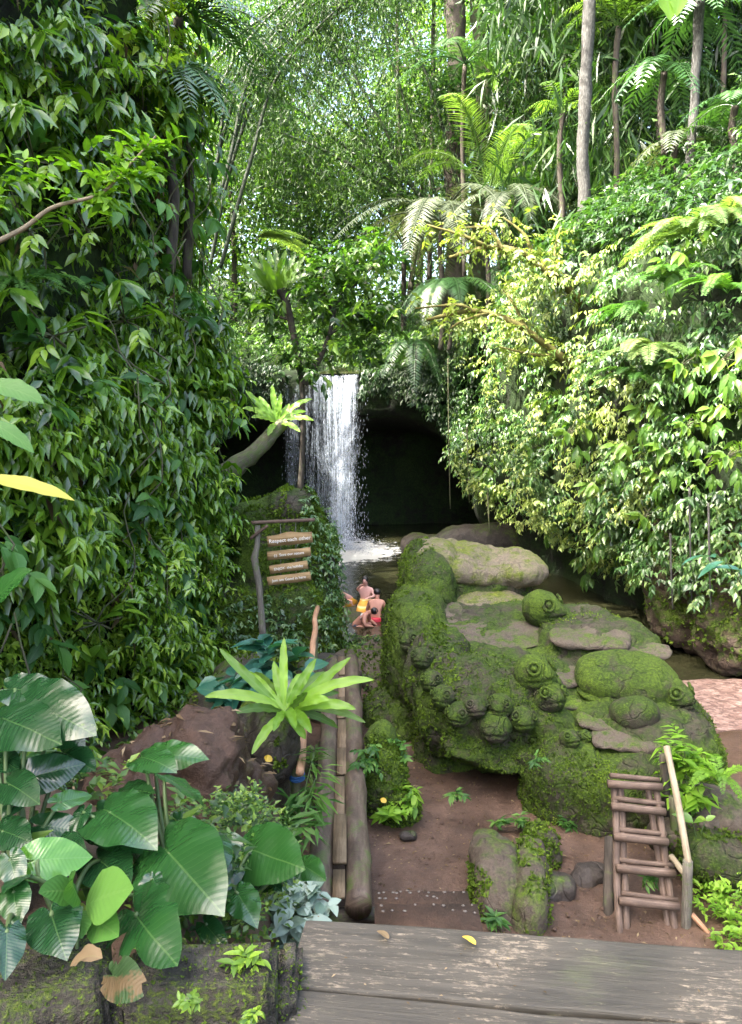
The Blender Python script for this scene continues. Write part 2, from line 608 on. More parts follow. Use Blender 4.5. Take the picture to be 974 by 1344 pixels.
# leaves
G_ = lambda *a: list(a)
M['lf_left'] = leaf_mat('lf_left', [(.03, .075, .008), (.075, .165, .012), (.15, .27, .022), (.30, .42, .045)], .35, .27, .75)
M['lf_left_small'] = leaf_mat('lf_left_small', [(.05, .11, .010), (.10, .19, .018), (.18, .29, .025), (.28, .38, .04)], .35, .45)
M['lf_right'] = leaf_mat('lf_right', [(.025, .07, .018), (.05, .12, .028), (.11, .19, .05), (.24, .31, .11)], .28, .36, .6)
M['lf_right_big'] = leaf_mat('lf_right_big', [(.06, .14, .02), (.11, .21, .03), (.18, .28, .04), (.24, .3, .06)], .4, .4, .5)
M['lf_yellow'] = leaf_mat('lf_yellow', [(.09, .14, .03), (.17, .23, .05), (.26, .31, .08), (.38, .40, .16)], .3, .45)
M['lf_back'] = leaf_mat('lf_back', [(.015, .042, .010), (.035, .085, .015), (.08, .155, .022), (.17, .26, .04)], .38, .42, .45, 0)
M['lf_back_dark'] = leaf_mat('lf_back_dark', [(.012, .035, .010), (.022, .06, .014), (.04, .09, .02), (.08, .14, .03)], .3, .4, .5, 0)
M['lf_bamboo'] = leaf_mat('lf_bamboo', [(.010, .028, .008), (.022, .055, .012), (.045, .095, .018), (.10, .17, .03)], .35, .5, .3, 0)
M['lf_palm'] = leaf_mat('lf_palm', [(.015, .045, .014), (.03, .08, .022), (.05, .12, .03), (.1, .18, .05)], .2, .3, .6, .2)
M['lf_palm_lit'] = leaf_mat('lf_palm_lit', [(.05, .10, .02), (.09, .17, .03), (.14, .23, .05), (.2, .3, .08)], .3, .3, .6, .2)  # raised palm green, sunlight on the fronds put into the colour
M['lf_palm_grey'] = leaf_mat('lf_palm_grey', [(.03, .042, .022), (.06, .078, .045), (.10, .12, .075), (.17, .19, .13)], .2, .5, .3, .2)
M['lf_fern'] = leaf_mat('lf_fern', [(.03, .09, .018), (.06, .15, .025), (.1, .21, .035), (.17, .28, .06)], .4, .5, .3, 0)
M['lf_fern_pale'] = leaf_mat('lf_fern_pale', [(.08, .14, .04), (.13, .2, .06), (.2, .28, .09), (.3, .36, .15)], .35, .45, .4, 0)
M['lf_dead'] = leaf_mat('lf_dead', [(.05, .032, .015), (.10, .066, .034), (.16, .115, .065), (.24, .185, .115)], .15, .7, .2, .2)
M['lf_nest'] = leaf_mat('lf_nest', [(.07, .16, .012), (.12, .25, .02), (.18, .33, .03), (.24, .40, .05)], .45, .42, .45, .6, tcol=(1.5, 1.7, .5), bumpy=.25)
M['lf_nest_dark'] = leaf_mat('lf_nest_dark', [(.03, .07, .008), (.05, .11, .012), (.08, .15, .02), (.11, .2, .03)], .4, .45, .4, .5)
M['lf_heart'] = leaf_mat('lf_heart', [(.006, .030, .010), (.011, .048, .012), (.019, .075, .012), (.055, .17, .012)], .18, .26, .6, .38, veins=13, midw=.009, bd=.0015, spots=(.10, .15, .04), sth=.70)
M['lf_silver'] = leaf_mat('lf_silver', [(.09, .15, .11), (.16, .22, .17), (.24, .31, .25), (.34, .4, .34)], .15, .5, .4, .2)
M['lf_moss'] = leaf_mat('lf_moss', [(.03, .055, .006), (.06, .10, .010), (.10, .16, .016), (.18, .24, .03)], .3, .7, .15, 0)
M['lf_ground'] = leaf_mat('lf_ground', [(.07, .16, .012), (.12, .24, .02), (.18, .32, .03), (.25, .38, .05)], .4, .5, .3, 0)
M['lf_blue'] = leaf_mat('lf_blue', [(.012, .06, .045), (.02, .09, .06), (.03, .12, .07), (.05, .16, .09)], .25, .35, .5, .4, veins=9)

M['stalk'] = plain('stalk', (.06, .10, .03))
M['lf_left_big'] = leaf_mat('lf_left_big', [(.025, .08, .016), (.045, .13, .025), (.08, .19, .034), (.12, .24, .05)], .3, .45, .3, .4, veins=9)
M['lf_wither'] = leaf_mat('lf_wither', [(.015, .04, .010), (.025, .06, .014)], .2, .6, .3, .5, veins=11, midw=.010, sth=.52, spots=(.085, .058, .026))
M['lf_yellowing'] = leaf_mat('lf_yellowing', [(.30, .30, .03), (.40, .38, .05)], .35, .5, .4, .3, spots=(.10, .05, .02))
M['lf_yellow_leaf'] = leaf_mat('lf_yellow_leaf', [(.50, .33, .03), (.6, .42, .06)], .2, .5, .4, .3)


def water_mat():
    k = NT('pool_water')
    p = k.wpos()
    n = k.noise(p, 1.6, 3, .5, .6)
    n2 = k.noise(p, 7, 2)
    nrm = k.bump(k.math('ADD', n, k.math('MULTIPLY', n2, .35)), .25, .12)
    d = k.n('ShaderNodeVectorMath', operation='DISTANCE')
    k.set(d.inputs[0], p)
    d.inputs[1].default_value = (-1.6, 29.2, 0)
    fo = k.math('ADD', k.math('MULTIPLY', d.outputs['Value'], .28), k.math('MULTIPLY', k.noise(p, 2.4, 6, .7), -1.2))
    foam = k.ramp(fo, [(-.0, .8), (.20, 0.0)])
    col = k.mix(foam, k.ramp(n, [(.3, (.014, .015, .007)), (.7, (.028, .028, .013))]), (.42, .43, .42))
    return k.done(k.bsdf(col, k.math('ADD', .06, k.math('MULTIPLY', foam, .6)), .5, nrm))


M['water'] = water_mat()


def fall_mat(name, dens, col=(.82, .86, .92), soft=.16, top=.92):
    k = NT(name)
    uv = k.coord('UV')
    mp = k.n('ShaderNodeMapping')
    k.set(mp.inputs['Vector'], uv)
    mp.inputs['Scale'].default_value = (30, .9, 1)
    a = k.noise(mp.outputs[0], 1.0, 5, .7, .3)
    mp2 = k.n('ShaderNodeMapping')
    k.set(mp2.inputs['Vector'], uv)
    mp2.inputs['Scale'].default_value = (60, 16, 1)
    b = k.noise(mp2.outputs[0], 1.0, 4, .75, .2)
    f = k.math('ADD', k.math('MULTIPLY', a, .62), k.math('MULTIPLY', b, .38))
    s = k.n('ShaderNodeSeparateXYZ')
    k.set(s.inputs[0], uv)
    e = k.ramp(k.math('ABSOLUTE', k.math('SUBTRACT', s.outputs[0], .5)), [(.25, .0), (.5, -1.0)])
    e = k.math('MULTIPLY', k.math('POWER', k.math('ABSOLUTE', k.math('MULTIPLY', k.math('SUBTRACT', s.outputs[0], .5), 2.0)), 2.5), -.26)
    al = k.ramp(k.math('ADD', f, e), [(.50 - dens, 0.0), (.50 - dens + soft, top)])
    sh = k.bsdf(col, .35, .5)
    tr = k.n('ShaderNodeBsdfTransparent')
    mx = k.n('ShaderNodeMixShader')
    k.set(mx.inputs[0], al)
    k.t.links.new(tr.outputs[0], mx.inputs[1])
    k.t.links.new(sh.outputs[0], mx.inputs[2])
    return k.done(mx)


M['fall_dense'] = fall_mat('fall_dense', .075, (.50, .56, .64), .30)
M['fall_thin'] = fall_mat('fall_thin', .07, (.38, .44, .52), .40, .7)
M['drop'] = plain('drop', (.45, .5, .58), .3)

# ------------------------------------------------------------------ the gorge
PATH = np.array([(-9, -6), (-8, 1), (-6.6, 5), (-5.0, 8), (-4.3, 11), (-3.85, 14), (-4.9, 18), (-6.6, 22), (-7.0, 26), (-6.2, 29.4), (-4.6, 30.8),
                 (-1.6, 31.0), (1.2, 31.0), (3.1, 30.4), (4.0, 28.4), (4.8, 24), (5.5, 20.2), (6.5, 17.6), (7.6, 15), (9.2, 12), (11.5, 7), (13, 1), (14, -6)], float)
RIM = np.array([12, 12, 12, 12, 12, 11.2, 9.8, 8.8, 9, 7.6, 7.0, 6.72, 6.9, 7.4, 8.2, 9.0, 9.0, 8.8, 8.5, 8.2, 8, 8, 8], float)
SLOPE = np.array([.9, .9, .9, .9, .9, .9, .9, .8, .6, .4, .3, .22, .25, .35, .6, .75, .8, .8, .8, .8, .8, .8, .8], float)


def catmull(P, per=10):
    out = []
    n = len(P)
    for i in range(n - 1):
        p0, p1, p2, p3 = P[max(i - 1, 0)], P[i], P[i + 1], P[min(i + 2, n - 1)]
        for t in np.linspace(0, 1, per, endpoint=False):
            out.append(.5 * ((2 * p1) + (-p0 + p2) * t + (2 * p0 - 5 * p1 + 4 * p2 - p3) * t * t + (-p0 + 3 * p1 - 3 * p2 + p3) * t ** 3))
    out.append(P[-1])
    return np.array(out)


PER = 10
XY = catmull(PATH, PER)
ZR = catmull(RIM[:, None], PER)[:, 0]
SL = catmull(SLOPE[:, None], PER)[:, 0]
tan = nz(np.gradient(XY, axis=0))
NIN = np.stack([tan[:, 1], -tan[:, 0]], 1)       # towards the inside of the gorge
NS = len(XY)


def undercut(s, z):
    """how far the rock is set back behind the rim line"""
    k = s / PER
    y = np.interp(s, np.arange(NS), XY[:, 1])
    back = sstep(7.6, 9.4, k) * (1 - sstep(13.2, 14.6, k))
    top = 5.2 - np.where(k > 11.8, 4.6 * (np.abs(k - 11.8) / 2.2) ** 2, 1.2 * (np.abs(k - 11.8) / 3.4) ** 2)
    cave = back * sstep(0, 1.0, top - z) * 5.5
    right = sstep(13.6, 15, k) * (1 - sstep(19, 20, k)) * sstep(3.2, .8, z) * 1.5
    return np.maximum(cave, right)


def wall_pt(s, z):
    """points on the gorge wall (arrays): position, inward normal"""
    i = np.arange(NS)
    x, y = np.interp(s, i, XY[:, 0]), np.interp(s, i, XY[:, 1])
    nx, ny = np.interp(s, i, NIN[:, 0]), np.interp(s, i, NIN[:, 1])
    P = np.stack([x, y, z], 1)
    N = nz(np.stack([nx, ny, np.zeros_like(nx)], 1))
    d = vnoise(P, .35, 4, 3) * .9 + vnoise(P, 1.3, 3, 5) * .25
    P = P + N * (d - undercut(s, z))[:, None]
    return P, N


zrows = 26
outd = np.array([.35, .9, 1.6, 2.6, 4, 6, 8.5, 12, 16, 22, 30, 42, 60, 90, 140])
rows = []
S_ = np.arange(NS).astype(float)
for j in range(zrows):
    z = -1.2 + (ZR + 1.2) * (j / (zrows - 1))
    rows.append(wall_pt(S_, z)[0])
Ptop, Ntop = wall_pt(S_, ZR)
ANG = None
for d in outd:
    P = Ptop - Ntop * d
    z = ZR + SL * np.minimum(d, 34) + .25 * d * (d < 1) * 0
    P[:, 2] = z
    P[:, 2] += vnoise(P * [1, 1, 0], .22, 3, 9) * min(d, 6) * .22
    rows.append(P)
G = np.stack(rows, 0)[:, ::-1]
mb = MB().grid(G)
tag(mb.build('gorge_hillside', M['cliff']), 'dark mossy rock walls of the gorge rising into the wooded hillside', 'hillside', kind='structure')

# ground inside the gorge
gx, gy = np.linspace(-12, 16, 300), np.linspace(-8, 36, 472)
X, Y = np.meshgrid(gx, gy, indexing='ij')


def ground_z(X, Y):
    X, Y = np.asarray(X, float), np.asarray(Y, float)
    z = np.full(X.shape, .62)
    pool = sstep(15.2, 18.5, Y + .6 * (X < 1.2))
    chan = sstep(3.4, 4.6, X - .10 * (Y - 12)) * sstep(10.8, 12.5, Y)
    z = z - 1.25 * np.maximum(pool, chan * .75)
    bank = (1 - sstep(-.55, -.20, X + .05 * (Y - 3))) * (1 - sstep(2.6, 7.0, Y))
    z = z + bank * 3.0
    z = z + (1 - sstep(-2.2, -1.0, X)) * (1 - sstep(6, 10.5, Y)) * .5
    rb = sstep(3.0, 4.0, X) * (1 - sstep(5.6, 8.2, Y)) * .35
    return z + rb


Z = ground_z(X, Y)
gp = np.stack([X, Y, Z], -1)
flat = gp.reshape(-1, 3)
gp[..., 2] += (vnoise(flat * [1, 1, 0], .9, 4, 2) * .07 + vnoise(flat * [1, 1, 0], 4, 4, 4) * .05).reshape(X.shape)
GX0, GY0, GDX, GDY = gx[0], gy[0], gx[1] - gx[0], gy[1] - gy[0]


def gz(x, y):
    i = np.clip(((np.asarray(x) - GX0) / GDX).astype(int), 0, 299)
    j = np.clip(((np.asarray(y) - GY0) / GDY).astype(int), 0, 471)
    return gp[i, j, 2]


mb = MB().grid(gp.transpose(1, 0, 2)[:, ::-1])
o = mb.build('ground', M['mud'])
tag(o, 'trampled reddish brown mud floor of the gorge', 'ground', kind='structure')

# pool
wx, wy = np.linspace(-8, 10, 40), np.linspace(10.5, 37, 60)
Wg = np.stack(np.meshgrid(wx, wy, indexing='ij'), -1)
Wg = np.concatenate([Wg, np.zeros(Wg.shape[:2] + (1,))], -1)
tag(MB().grid(Wg).build('pool_water', M['water']), 'murky green plunge pool with foam under the waterfall', 'pool', kind='structure')

# gravel bar at the right
gb = np.stack(np.meshgrid(np.linspace(4.2, 9, 40), np.linspace(9, 14.5, 40), indexing='ij'), -1)
gzv = .42 - .06 * np.abs(gb[..., 1] - 11) ** 2 * .4
gf = np.concatenate([gb, gzv[..., None]], -1)
gf[..., 2] += (vnoise(gf.reshape(-1, 3), 2, 3, 8) * .05).reshape(gf.shape[:2])
tag(MB().grid(gf).build('gravel_bank', M['gravel']), 'pink gravel bank beside the stream behind the carved rock', 'gravel', kind='structure')


# ------------------------------------------------------------------ rock tools
def remesh(mb, voxel, amp=((1.2, .10), (4, .04)), smooth=1, seed=0):
    me = mb.mesh('tmp')
    ob = bpy.data.objects.new('tmp', me)
    COL.objects.link(ob)
    md = ob.modifiers.new('r', 'REMESH')
    md.mode = 'VOXEL'
    md.voxel_size = voxel
    if smooth:
        ms = ob.modifiers.new('s', 'SMOOTH')
        ms.factor = .5
        ms.iterations = smooth
    dg = bpy.context.evaluated_depsgraph_get()
    dg.update()
    out = bpy.data.meshes.new_from_object(ob.evaluated_get(dg))
    bpy.data.objects.remove(ob)
    n = len(out.vertices)
    co = np.zeros(n * 3, np.float32)
    no = np.zeros(n * 3, np.float32)
    out.vertices.foreach_get('co', co)
    out.vertices.foreach_get('normal', no)
    co, no = co.reshape(-1, 3).astype(float), no.reshape(-1, 3).astype(float)
    d = np.zeros(n)
    for i, (s, a) in enumerate(amp):
        d += vnoise(co, s, 3, seed + i) * a
    co = co + no * d[:, None]
    out.vertices.foreach_set('co', co.astype(np.float32).ravel())
    out.polygons.foreach_set('use_smooth', np.ones(len(out.polygons), bool))
    out.update()
    return out, co, no


def rock_obj(name, mb, mat, voxel=.05, amp=((1.5, .08), (5, .03)), smooth=1, seed=0, parent=None):
    me, co, no = remesh(mb, voxel, amp, smooth, seed)
    me.name = name
    me.materials.clear()
    me.materials.append(mat)
    ob = bpy.data.objects.new(name, me)
    COL.objects.link(ob)
    if parent is not None: ob.parent = parent
    return ob, co, no


exec_after = []

# ------------------------------------------------------------------ foliage tools
from mathutils.bvhtree import BVHTree
_h = COL.objects['gorge_hillside'].data
HB = BVHTree.FromPolygons([v.co[:] for v in _h.vertices], [p.vertices[:] for p in _h.polygons])


def hz(x, y):
    r = HB.ray_cast(Vector((x, y, 200)), Vector((0, 0, -1)))
    return r[0].z if r[0] else 8.0


UP = np.array([0, 0, 1.0])


def rvec(n, s=1.0):
    return rng.normal(0, s, (n, 3))


BROAD = ((0, .10), (.18, .75), (.45, 1.0), (.75, .62), (1, .03))
MID = ((0, .10), (.4, 1.0), (1, .04))


def sprays(mb, A, O, tw, m, L, W, drop=.45, prof=MID, tint=None, tl=None, droop=.3, spread=.8, fold=.18):
    """leafy twigs: each anchor A grows a twig outwards along O with m drooping leaves"""
    n = len(A)
    tw = np.broadcast_to(np.asarray(tw, float), (n,))
    Td = nz(O * .7 + rvec(n, .45) + UP * -.15)
    side = nz(np.cross(Td, UP) + 1e-5)
    t = (np.arange(m) + .6) / m
    t = np.broadcast_to(t, (n, m)) + rng.uniform(-.06, .06, (n, m))
    P = A[:, None] + Td[:, None] * (t * tw[:, None])[..., None] - UP * (t * t * tw[:, None] * .25)[..., None]
    sg = np.where(np.arange(m) % 2, 1.0, -1.0)[None, :, None]
    D = Td[:, None] * .55 + side[:, None] * sg * spread * rng.uniform(.5, 1.1, (n, m, 1)) - UP * drop * rng.uniform(.5, 1.4, (n, m, 1)) + rng.normal(0, .2, (n, m, 3))
    N = UP * .8 + O[:, None] * .55 + rng.normal(0, .25, (n, m, 3))
    Lr = L * rng.uniform(.65, 1.2, (n, 1)) * rng.uniform(.8, 1.1, (n, m))
    tb = rng.random((n, 1)) * .75 if tint is None else np.broadcast_to(np.asarray(tint, float).reshape(-1, 1), (n, 1))
    tt = np.clip(tb + rng.normal(0, .12, (n, m)), 0, 1)
    Wr = Lr * (W / L)
    mb.leaves(P.reshape(-1, 3), D.reshape(-1, 3), N.reshape(-1, 3), Lr.ravel(), Wr.ravel(), tt.ravel(), prof, droop * rng.uniform(.4, 1.5, n * m), fold)


def wall_scatter(k0, k1, n, zlo, zhi, out, lump=1.0, seed=1, hole=0.0):
    """anchors in front of the gorge wall; zlo/zhi are functions of the path position k"""
    s = rng.uniform(k0, k1, int(n * 1.7)) * PER
    k = s / PER
    u = rng.random(len(s))
    z = zlo(k) + (zhi(k) - zlo(k)) * u
    P, N = wall_pt(s, z)
    keep = vnoise(P, .8, 3, seed) > hole - rng.random(len(s)) * .5 if hole else np.ones(len(s), bool)
    P, N = P[keep][:n], N[keep][:n]
    b = np.clip(vnoise(P, .75, 3, seed + 7) * .85 + .45, .05, 1.1) * lump
    d = b * rng.uniform(.15, 1.0, len(P)) ** .6 + out
    return P + N * d[:, None], nz(N + rvec(len(P), .25))


# ---- left cliff: dense drooping shrubs in shade
ALL = {}
zl = lambda k: np.interp(k, [1, 3, 4, 5, 6, 8, 9], [1.5, .8, .7, .5, .3, .8, 3.5])
zh = lambda k: np.interp(k, [1, 4, 5, 6, 7, 8, 9], [12.6, 12.4, 11.8, 10.4, 9.2, 8.6, 7.8])
mb = MB()
A, O = wall_scatter(2.3, 5.25, 6400, zl, zh, .0, 1.35, 1, .26)
reg = vnoise(A, .42, 2, 77) + rng.normal(0, .12, len(A))
for lo_, hi_, L_, W_, m_, dr_, tl_ in [(-9, -.25, .15, .062, 8, .35, (.25, 1)), (-.25, .1, .23, .085, 6, .65, (.1, .8)), (.1, .35, .30, .10, 6, .85, (.0, .65)), (.35, 9, .20, .095, 7, .3, (.35, 1))]:
    q = (reg > lo_) & (reg <= hi_)
    sprays(mb, A[q], O[q], rng.uniform(.22, .55, q.sum()), m_, L_, W_, dr_, MID, tint=rng.uniform(*tl_, q.sum()), droop=.3)
A, O = wall_scatter(5.1, 8.9, 2300, zl, zh, .0, .55, 1, .15)
sprays(mb, A, O, rng.uniform(.2, .45, len(A)), 5, .22, .09, .7, MID)
tag(mb.build('cliff_shrubbery', M['lf_left']), 'dense drooping long-leaved shrubbery covering the shaded left cliff', 'shrubbery', kind='stuff')
mb = MB()
A, O = wall_scatter(2.3, 6.0, 3800, zl, zh, -.05, .75, 3)
sprays(mb, A, O, rng.uniform(.15, .35, len(A)), 7, .12, .055, .5, MID)
A, O = wall_scatter(3.2, 5.4, 1900, lambda k: zl(k) - .2, lambda k: zl(k) * 0 + 3.2, .0, .7, 5)
sprays(mb, A, O, rng.uniform(.15, .3, len(A)), 7, .09, .045, .4, MID, tint=rng.uniform(.4, 1, len(A)))
tag(mb.build('cliff_creeper', M['lf_left_small']), 'fine small-leaved creeper matted between the shrubs on the left cliff', 'creeper', kind='stuff')

# bare stems, dead leaves and odd broad leaves between the shrubs
mb, md = MB(), MB()
for i in range(60):
    k = rng.uniform(2.5, 6)
    z1 = rng.uniform(3, 11)
    s0_ = np.array([k * PER])
    ln = rng.uniform(.8, 2.6)
    pts = []
    for t in np.linspace(0, 1, 8):
        p, nn = wall_pt(s0_ + t * rng.uniform(-1, 1), np.array([z1 - ln * t]))
        pts.append(p[0] + nn[0] * (.75 + .35 * math.sin(t * 3 + i)))
    mb.tube(pts, .012, 5, .3)
tag(mb.build('cliff_stems', M['bark_mossy']), 'thin bare stems and creepers trailing down the left cliff', 'vines', kind='stuff')
A, O = wall_scatter(2.3, 6.0, 420, zl, zh, .3, 1.0, 41)
sprays(md, A, O, .1, 1, .22, .08, .9, MID, droop=.6)
tag(md.build('dead_cliff_leaves', M['lf_dead']), 'withered brown leaves caught in the shrubs of the left cliff', 'dead leaves', kind='stuff')
mb = MB()
A, O = wall_scatter(2.3, 5.8, 420, zl, zh, .35, 1.1, 43)
sprays(mb, A, O, .2, 4, .34, .17, .5, BROAD, droop=.3)
tag(mb.build('broad_cliff_leaves', M['lf_left_big']), 'broader paler leaves dotted through the left cliff shrubbery', 'foliage', kind='stuff')

# ---- right cliff: sunlit hanging plants
zl2 = lambda k: np.interp(k, [13.2, 14, 15, 16, 17, 18, 19, 20], [4.0, 2.6, 1.6, .9, 1.2, 2.3, 2.6, 2.0])
zh2 = lambda k: np.interp(k, [13.2, 14, 15, 17, 19, 20], [7.6, 8.3, 9.1, 9.0, 8.4, 8.2])
mb = MB()
A, O = wall_scatter(13.3, 18.9, 5000, zl2, zh2, .0, 1.3, 11, .25)
sprays(mb, A, O, rng.uniform(.2, .5, len(A)), 6, .19, .085, .7, MID)
tag(mb.build('hanging_shrubbery', M['lf_right']), 'sunlit small-leaved shrubbery hanging down the right cliff over the stream', 'shrubbery', kind='stuff')
mb = MB()
A, O = wall_scatter(14.0, 17.2, 1300, zl2, zh2, .35, 1.2, 21, .25)
sprays(mb, A, O, rng.uniform(.2, .4, len(A)), 7, .15, .08, .6, MID)
tag(mb.build('pale_creeper', M['lf_yellow']), 'pale yellow-green creeper catching the sun on the right cliff', 'creeper', kind='stuff')

mb = MB()
A, O = wall_scatter(12.2, 14.0, 900, lambda k: np.interp(k, [12.2, 13, 14], [5.9, 5.0, 4.0]), lambda k: np.interp(k, [12.2, 13, 14], [7.1, 7.6, 8.3]), .2, .8, 31)
sprays(mb, A, O, rng.uniform(.25, .5, len(A)), 6, .2, .085, .8, MID)
A, O = wall_scatter(11.4, 13.1, 700, lambda k: 6.1 + 0 * k, lambda k: 7.0 + 0 * k, .15, .7, 35)
sprays(mb, A, O, rng.uniform(.2, .45, len(A)), 6, .18, .07, .9, MID)
A, O = wall_scatter(8.3, 10.35, 1000, lambda k: np.interp(k, [8.3, 9.4, 10.35], [2.5, 4.5, 5.9]), lambda k: np.interp(k, [8.3, 9.4, 10.35], [8.5, 7.6, 7.1]), .1, .6, 33)
sprays(mb, A, O, rng.uniform(.2, .4, len(A)), 6, .15, .065, .8, MID)
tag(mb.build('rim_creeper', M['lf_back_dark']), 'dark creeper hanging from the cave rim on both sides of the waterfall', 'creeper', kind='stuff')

# ---- undergrowth on the slopes above the rim
mb = MB()
s = rng.uniform(12.6, 20, 8200) * PER
d = 12 * rng.random(len(s)) ** 1.6
P, N = wall_pt(s, np.interp(s, np.arange(NS), ZR))
P = P - N * d[:, None]
P[:, 2] += np.interp(s, np.arange(NS), SL) * d + rng.uniform(.0, 1.0, len(s))
sprays(mb, P, nz(N * .5 + UP * .5 + rvec(len(P), .4)), rng.uniform(.25, .6, len(P)), 6, .24, .10, .4, MID)
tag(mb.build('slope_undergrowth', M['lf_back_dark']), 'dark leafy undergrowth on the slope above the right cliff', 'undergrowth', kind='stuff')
mb = MB()
s = rng.uniform(7.4, 13.4, 5200) * PER
d = rng.uniform(0, 1, len(s)) ** 1.3 * 16 - .1
P, N = wall_pt(s, np.interp(s, np.arange(NS), ZR))
P = P - N * d[:, None]
P[:, 2] += np.interp(s, np.arange(NS), SL) * d + rng.uniform(.0, 1.2, len(s))
kp = ~((P[:, 0] > -3.7) & (P[:, 0] < .2) & (P[:, 1] < 31.7))
P, N = P[kp], N[kp]
sprays(mb, P, nz(N * .5 + UP * .5 + rvec(len(P), .4)), rng.uniform(.25, .6, len(P)), 6, .24, .10, .4, MID)
tag(mb.build('stream_undergrowth', M['lf_back']), 'leafy green undergrowth along the stream above the waterfall', 'undergrowth', kind='stuff')


# ------------------------------------------------------------------ trees
def tree_trunk(mb, h, r0, lean, limbs, seed, wob=.12):
    rg = np.random.default_rng(seed)
    n = 9
    t = np.linspace(0, 1, n)
    ph = rg.uniform(0, 6)
    pts = np.stack([lean[0] * t + wob * np.sin(t * 5 + ph), lean[1] * t + wob * np.cos(t * 4 + ph) - wob * math.cos(ph), t * h - .3 * (t == 0)], 1)
    pts[:, 0] -= wob * math.sin(ph)
    mb.tube(pts, r0 * (1 - .65 * t) * (1 + .5 * np.exp(-t * 14)), 10, wob=.08)
    ends = []
    for i in range(limbs):
        tt = rg.uniform(.45, .95)
        b = np.array([np.interp(tt, t, pts[:, c]) for c in range(3)])
        a = i * 2.4 + rg.uniform(-.4, .4)
        ln = h * rg.uniform(.18, .32)
        e = b + np.array([math.cos(a) * ln, math.sin(a) * ln, ln * rg.uniform(.3, .8)])
        m = (b + e) / 2 + np.array([0, 0, -.08 * ln])
        mb.tube([b, m, e], [r0 * .32, r0 * .22, r0 * .08], 6)
        ends.append(e)
    ends.append(pts[-1])
    return ends


def tree(name, label, x, y, h, r0, crown_r, nleaf, lm, lsize=.24, lean=(0, 0), limbs=8, bark='bark_dark', group=None, seed=0, z=None, low=.0, clump=.75):
    root = empty(name, (x, y, (hz(x, y) if z is None else z) - .15), label, 'tree', group)
    mb = MB()
    ends = tree_trunk(mb, h, r0, lean, limbs, seed)
    mb.build('trunk', M[bark], root)
    rg = np.random.default_rng(seed + 100)
    ends = np.array(ends)
    cl = []
    for e in ends:
        for j in range(5):
            cl.append(e + rg.normal(0, 1, 3) * crown_r * np.array([.42, .42, .3]))
    if low:
        for j in range(int(14 * low)):
            cl.append(np.array([rg.normal(0, crown_r * .5), rg.normal(0, crown_r * .5), rg.uniform(.1, .7) * h]))
    cl = np.array(cl)
    per = max(int(nleaf / len(cl) / 6), 3)
    A = np.repeat(cl, per, 0)
    off = rg.normal(0, 1, A.shape) * crown_r * clump * .32 * np.array([1, 1, .7])
    A = A + off
    tint = np.repeat(rg.random(len(cl)), per) * .8
    n = len(A)
    # each anchor: a twig of 6 small leaves
    P = np.repeat(A, 6, 0) + rg.normal(0, lsize * .7, (n * 6, 3))
    D = rg.normal(0, 1, P.shape) + np.repeat(nz(off), 6, 0) * .5 - UP * .35
    N = UP * .9 + rg.normal(0, .5, P.shape)
    tt = np.clip(np.repeat(tint, 6) + rg.normal(0, .12, len(P)), 0, 1)
    m2 = MB()
    m2.flats(P, D, N, lsize * rg.uniform(.7, 1.25, len(P)), lsize * .42, tt)
    m2.build('crown', M[lm], root)
    return root


TB = 'broadleaf trees in the valley beyond the waterfall'
trees = [
    # x, y, h, r, crown, n, mat, label
    (-2.6, 38, 9, .16, 2.6, 9000, 'lf_back', 'bright broadleaf tree straight above the waterfall lip, set a little back'),
    (-6.5, 37, 10, .18, 3.0, 9000, 'lf_back', 'light green tree behind the nest fern pillar, left of the fall'),
    (1.8, 41, 11, .18, 3.0, 9000, 'lf_back', 'yellow-green tree right of the waterfall, behind the drooping palms'),
    (-4.0, 47, 15, .2, 3.6, 9000, 'lf_back', 'tall thin-crowned tree under the gap of white sky'),
    (-10, 44, 14, .2, 3.8, 9000, 'lf_back', 'rounded tree at the foot of the arching bamboo'),
    (3.0, 50, 17, .22, 4.0, 9000, 'lf_back', 'tall loose tree right of the sky gap'),
    (8.5, 47, 14, .2, 4.0, 9000, 'lf_back', 'sunny broadleaf tree behind the pair of dark trunks'),
    (-15, 52, 18, .25, 5, 9000, 'lf_back', 'tall pale tree far behind the bamboo, at the head of the left cliff'),
    (14.5, 46, 14, .22, 4.5, 9000, 'lf_back', 'yellowish tree between the dark trunks and the pale mossy trunk'),
    (20, 44, 14, .22, 4.5, 9000, 'lf_back', 'broad tree behind the pale mossy trunk on the right slope'),
    (27, 42, 15, .22, 5, 9000, 'lf_back_dark', 'dark tree at the top right behind the slim pale trunk'),
    (9.5, 58, 20, .25, 5, 9000, 'lf_back', 'highest far tree closing the view above the pair of dark trunks'),
    (-1.5, 60, 15, .2, 4.2, 8000, 'lf_back', 'farthest hazy tree low in the sky gap'),
]
for i, (x, y, h, r, c, n, m, lb) in enumerate(trees):
    tree('broadleaf_tree', lb, x, y, h, r, c, n, m, .30, ((i % 3 - 1) * .8, 0), 8, 'bark_dark', TB, 40 + i, low=1.0)
tree('cliff_top_tree', 'dark leaning tree on the rim of the left cliff, top corner of the photo', -6.9, 12.5, 5.0, .14, 1.7, 3500, 'lf_back_dark', .24, (.2, 0), 7, 'bark_dark', None, 71, low=.8)
tree('cliff_top_tree', 'dense dark tree on the left cliff beside the arching bamboo', -7.4, 17.5, 6.0, .16, 2.0, 7000, 'lf_back_dark', .24, (.3, 0), 7, 'bark_dark', None, 72, low=.8)
tree('cliff_top_tree', 'bushy tree on the left rim behind the frond of pale fern', -8.4, 23, 5.5, .15, 2.2, 7000, 'lf_back', .24, (.3, 0), 7, 'bark_dark', None, 73, low=.8)
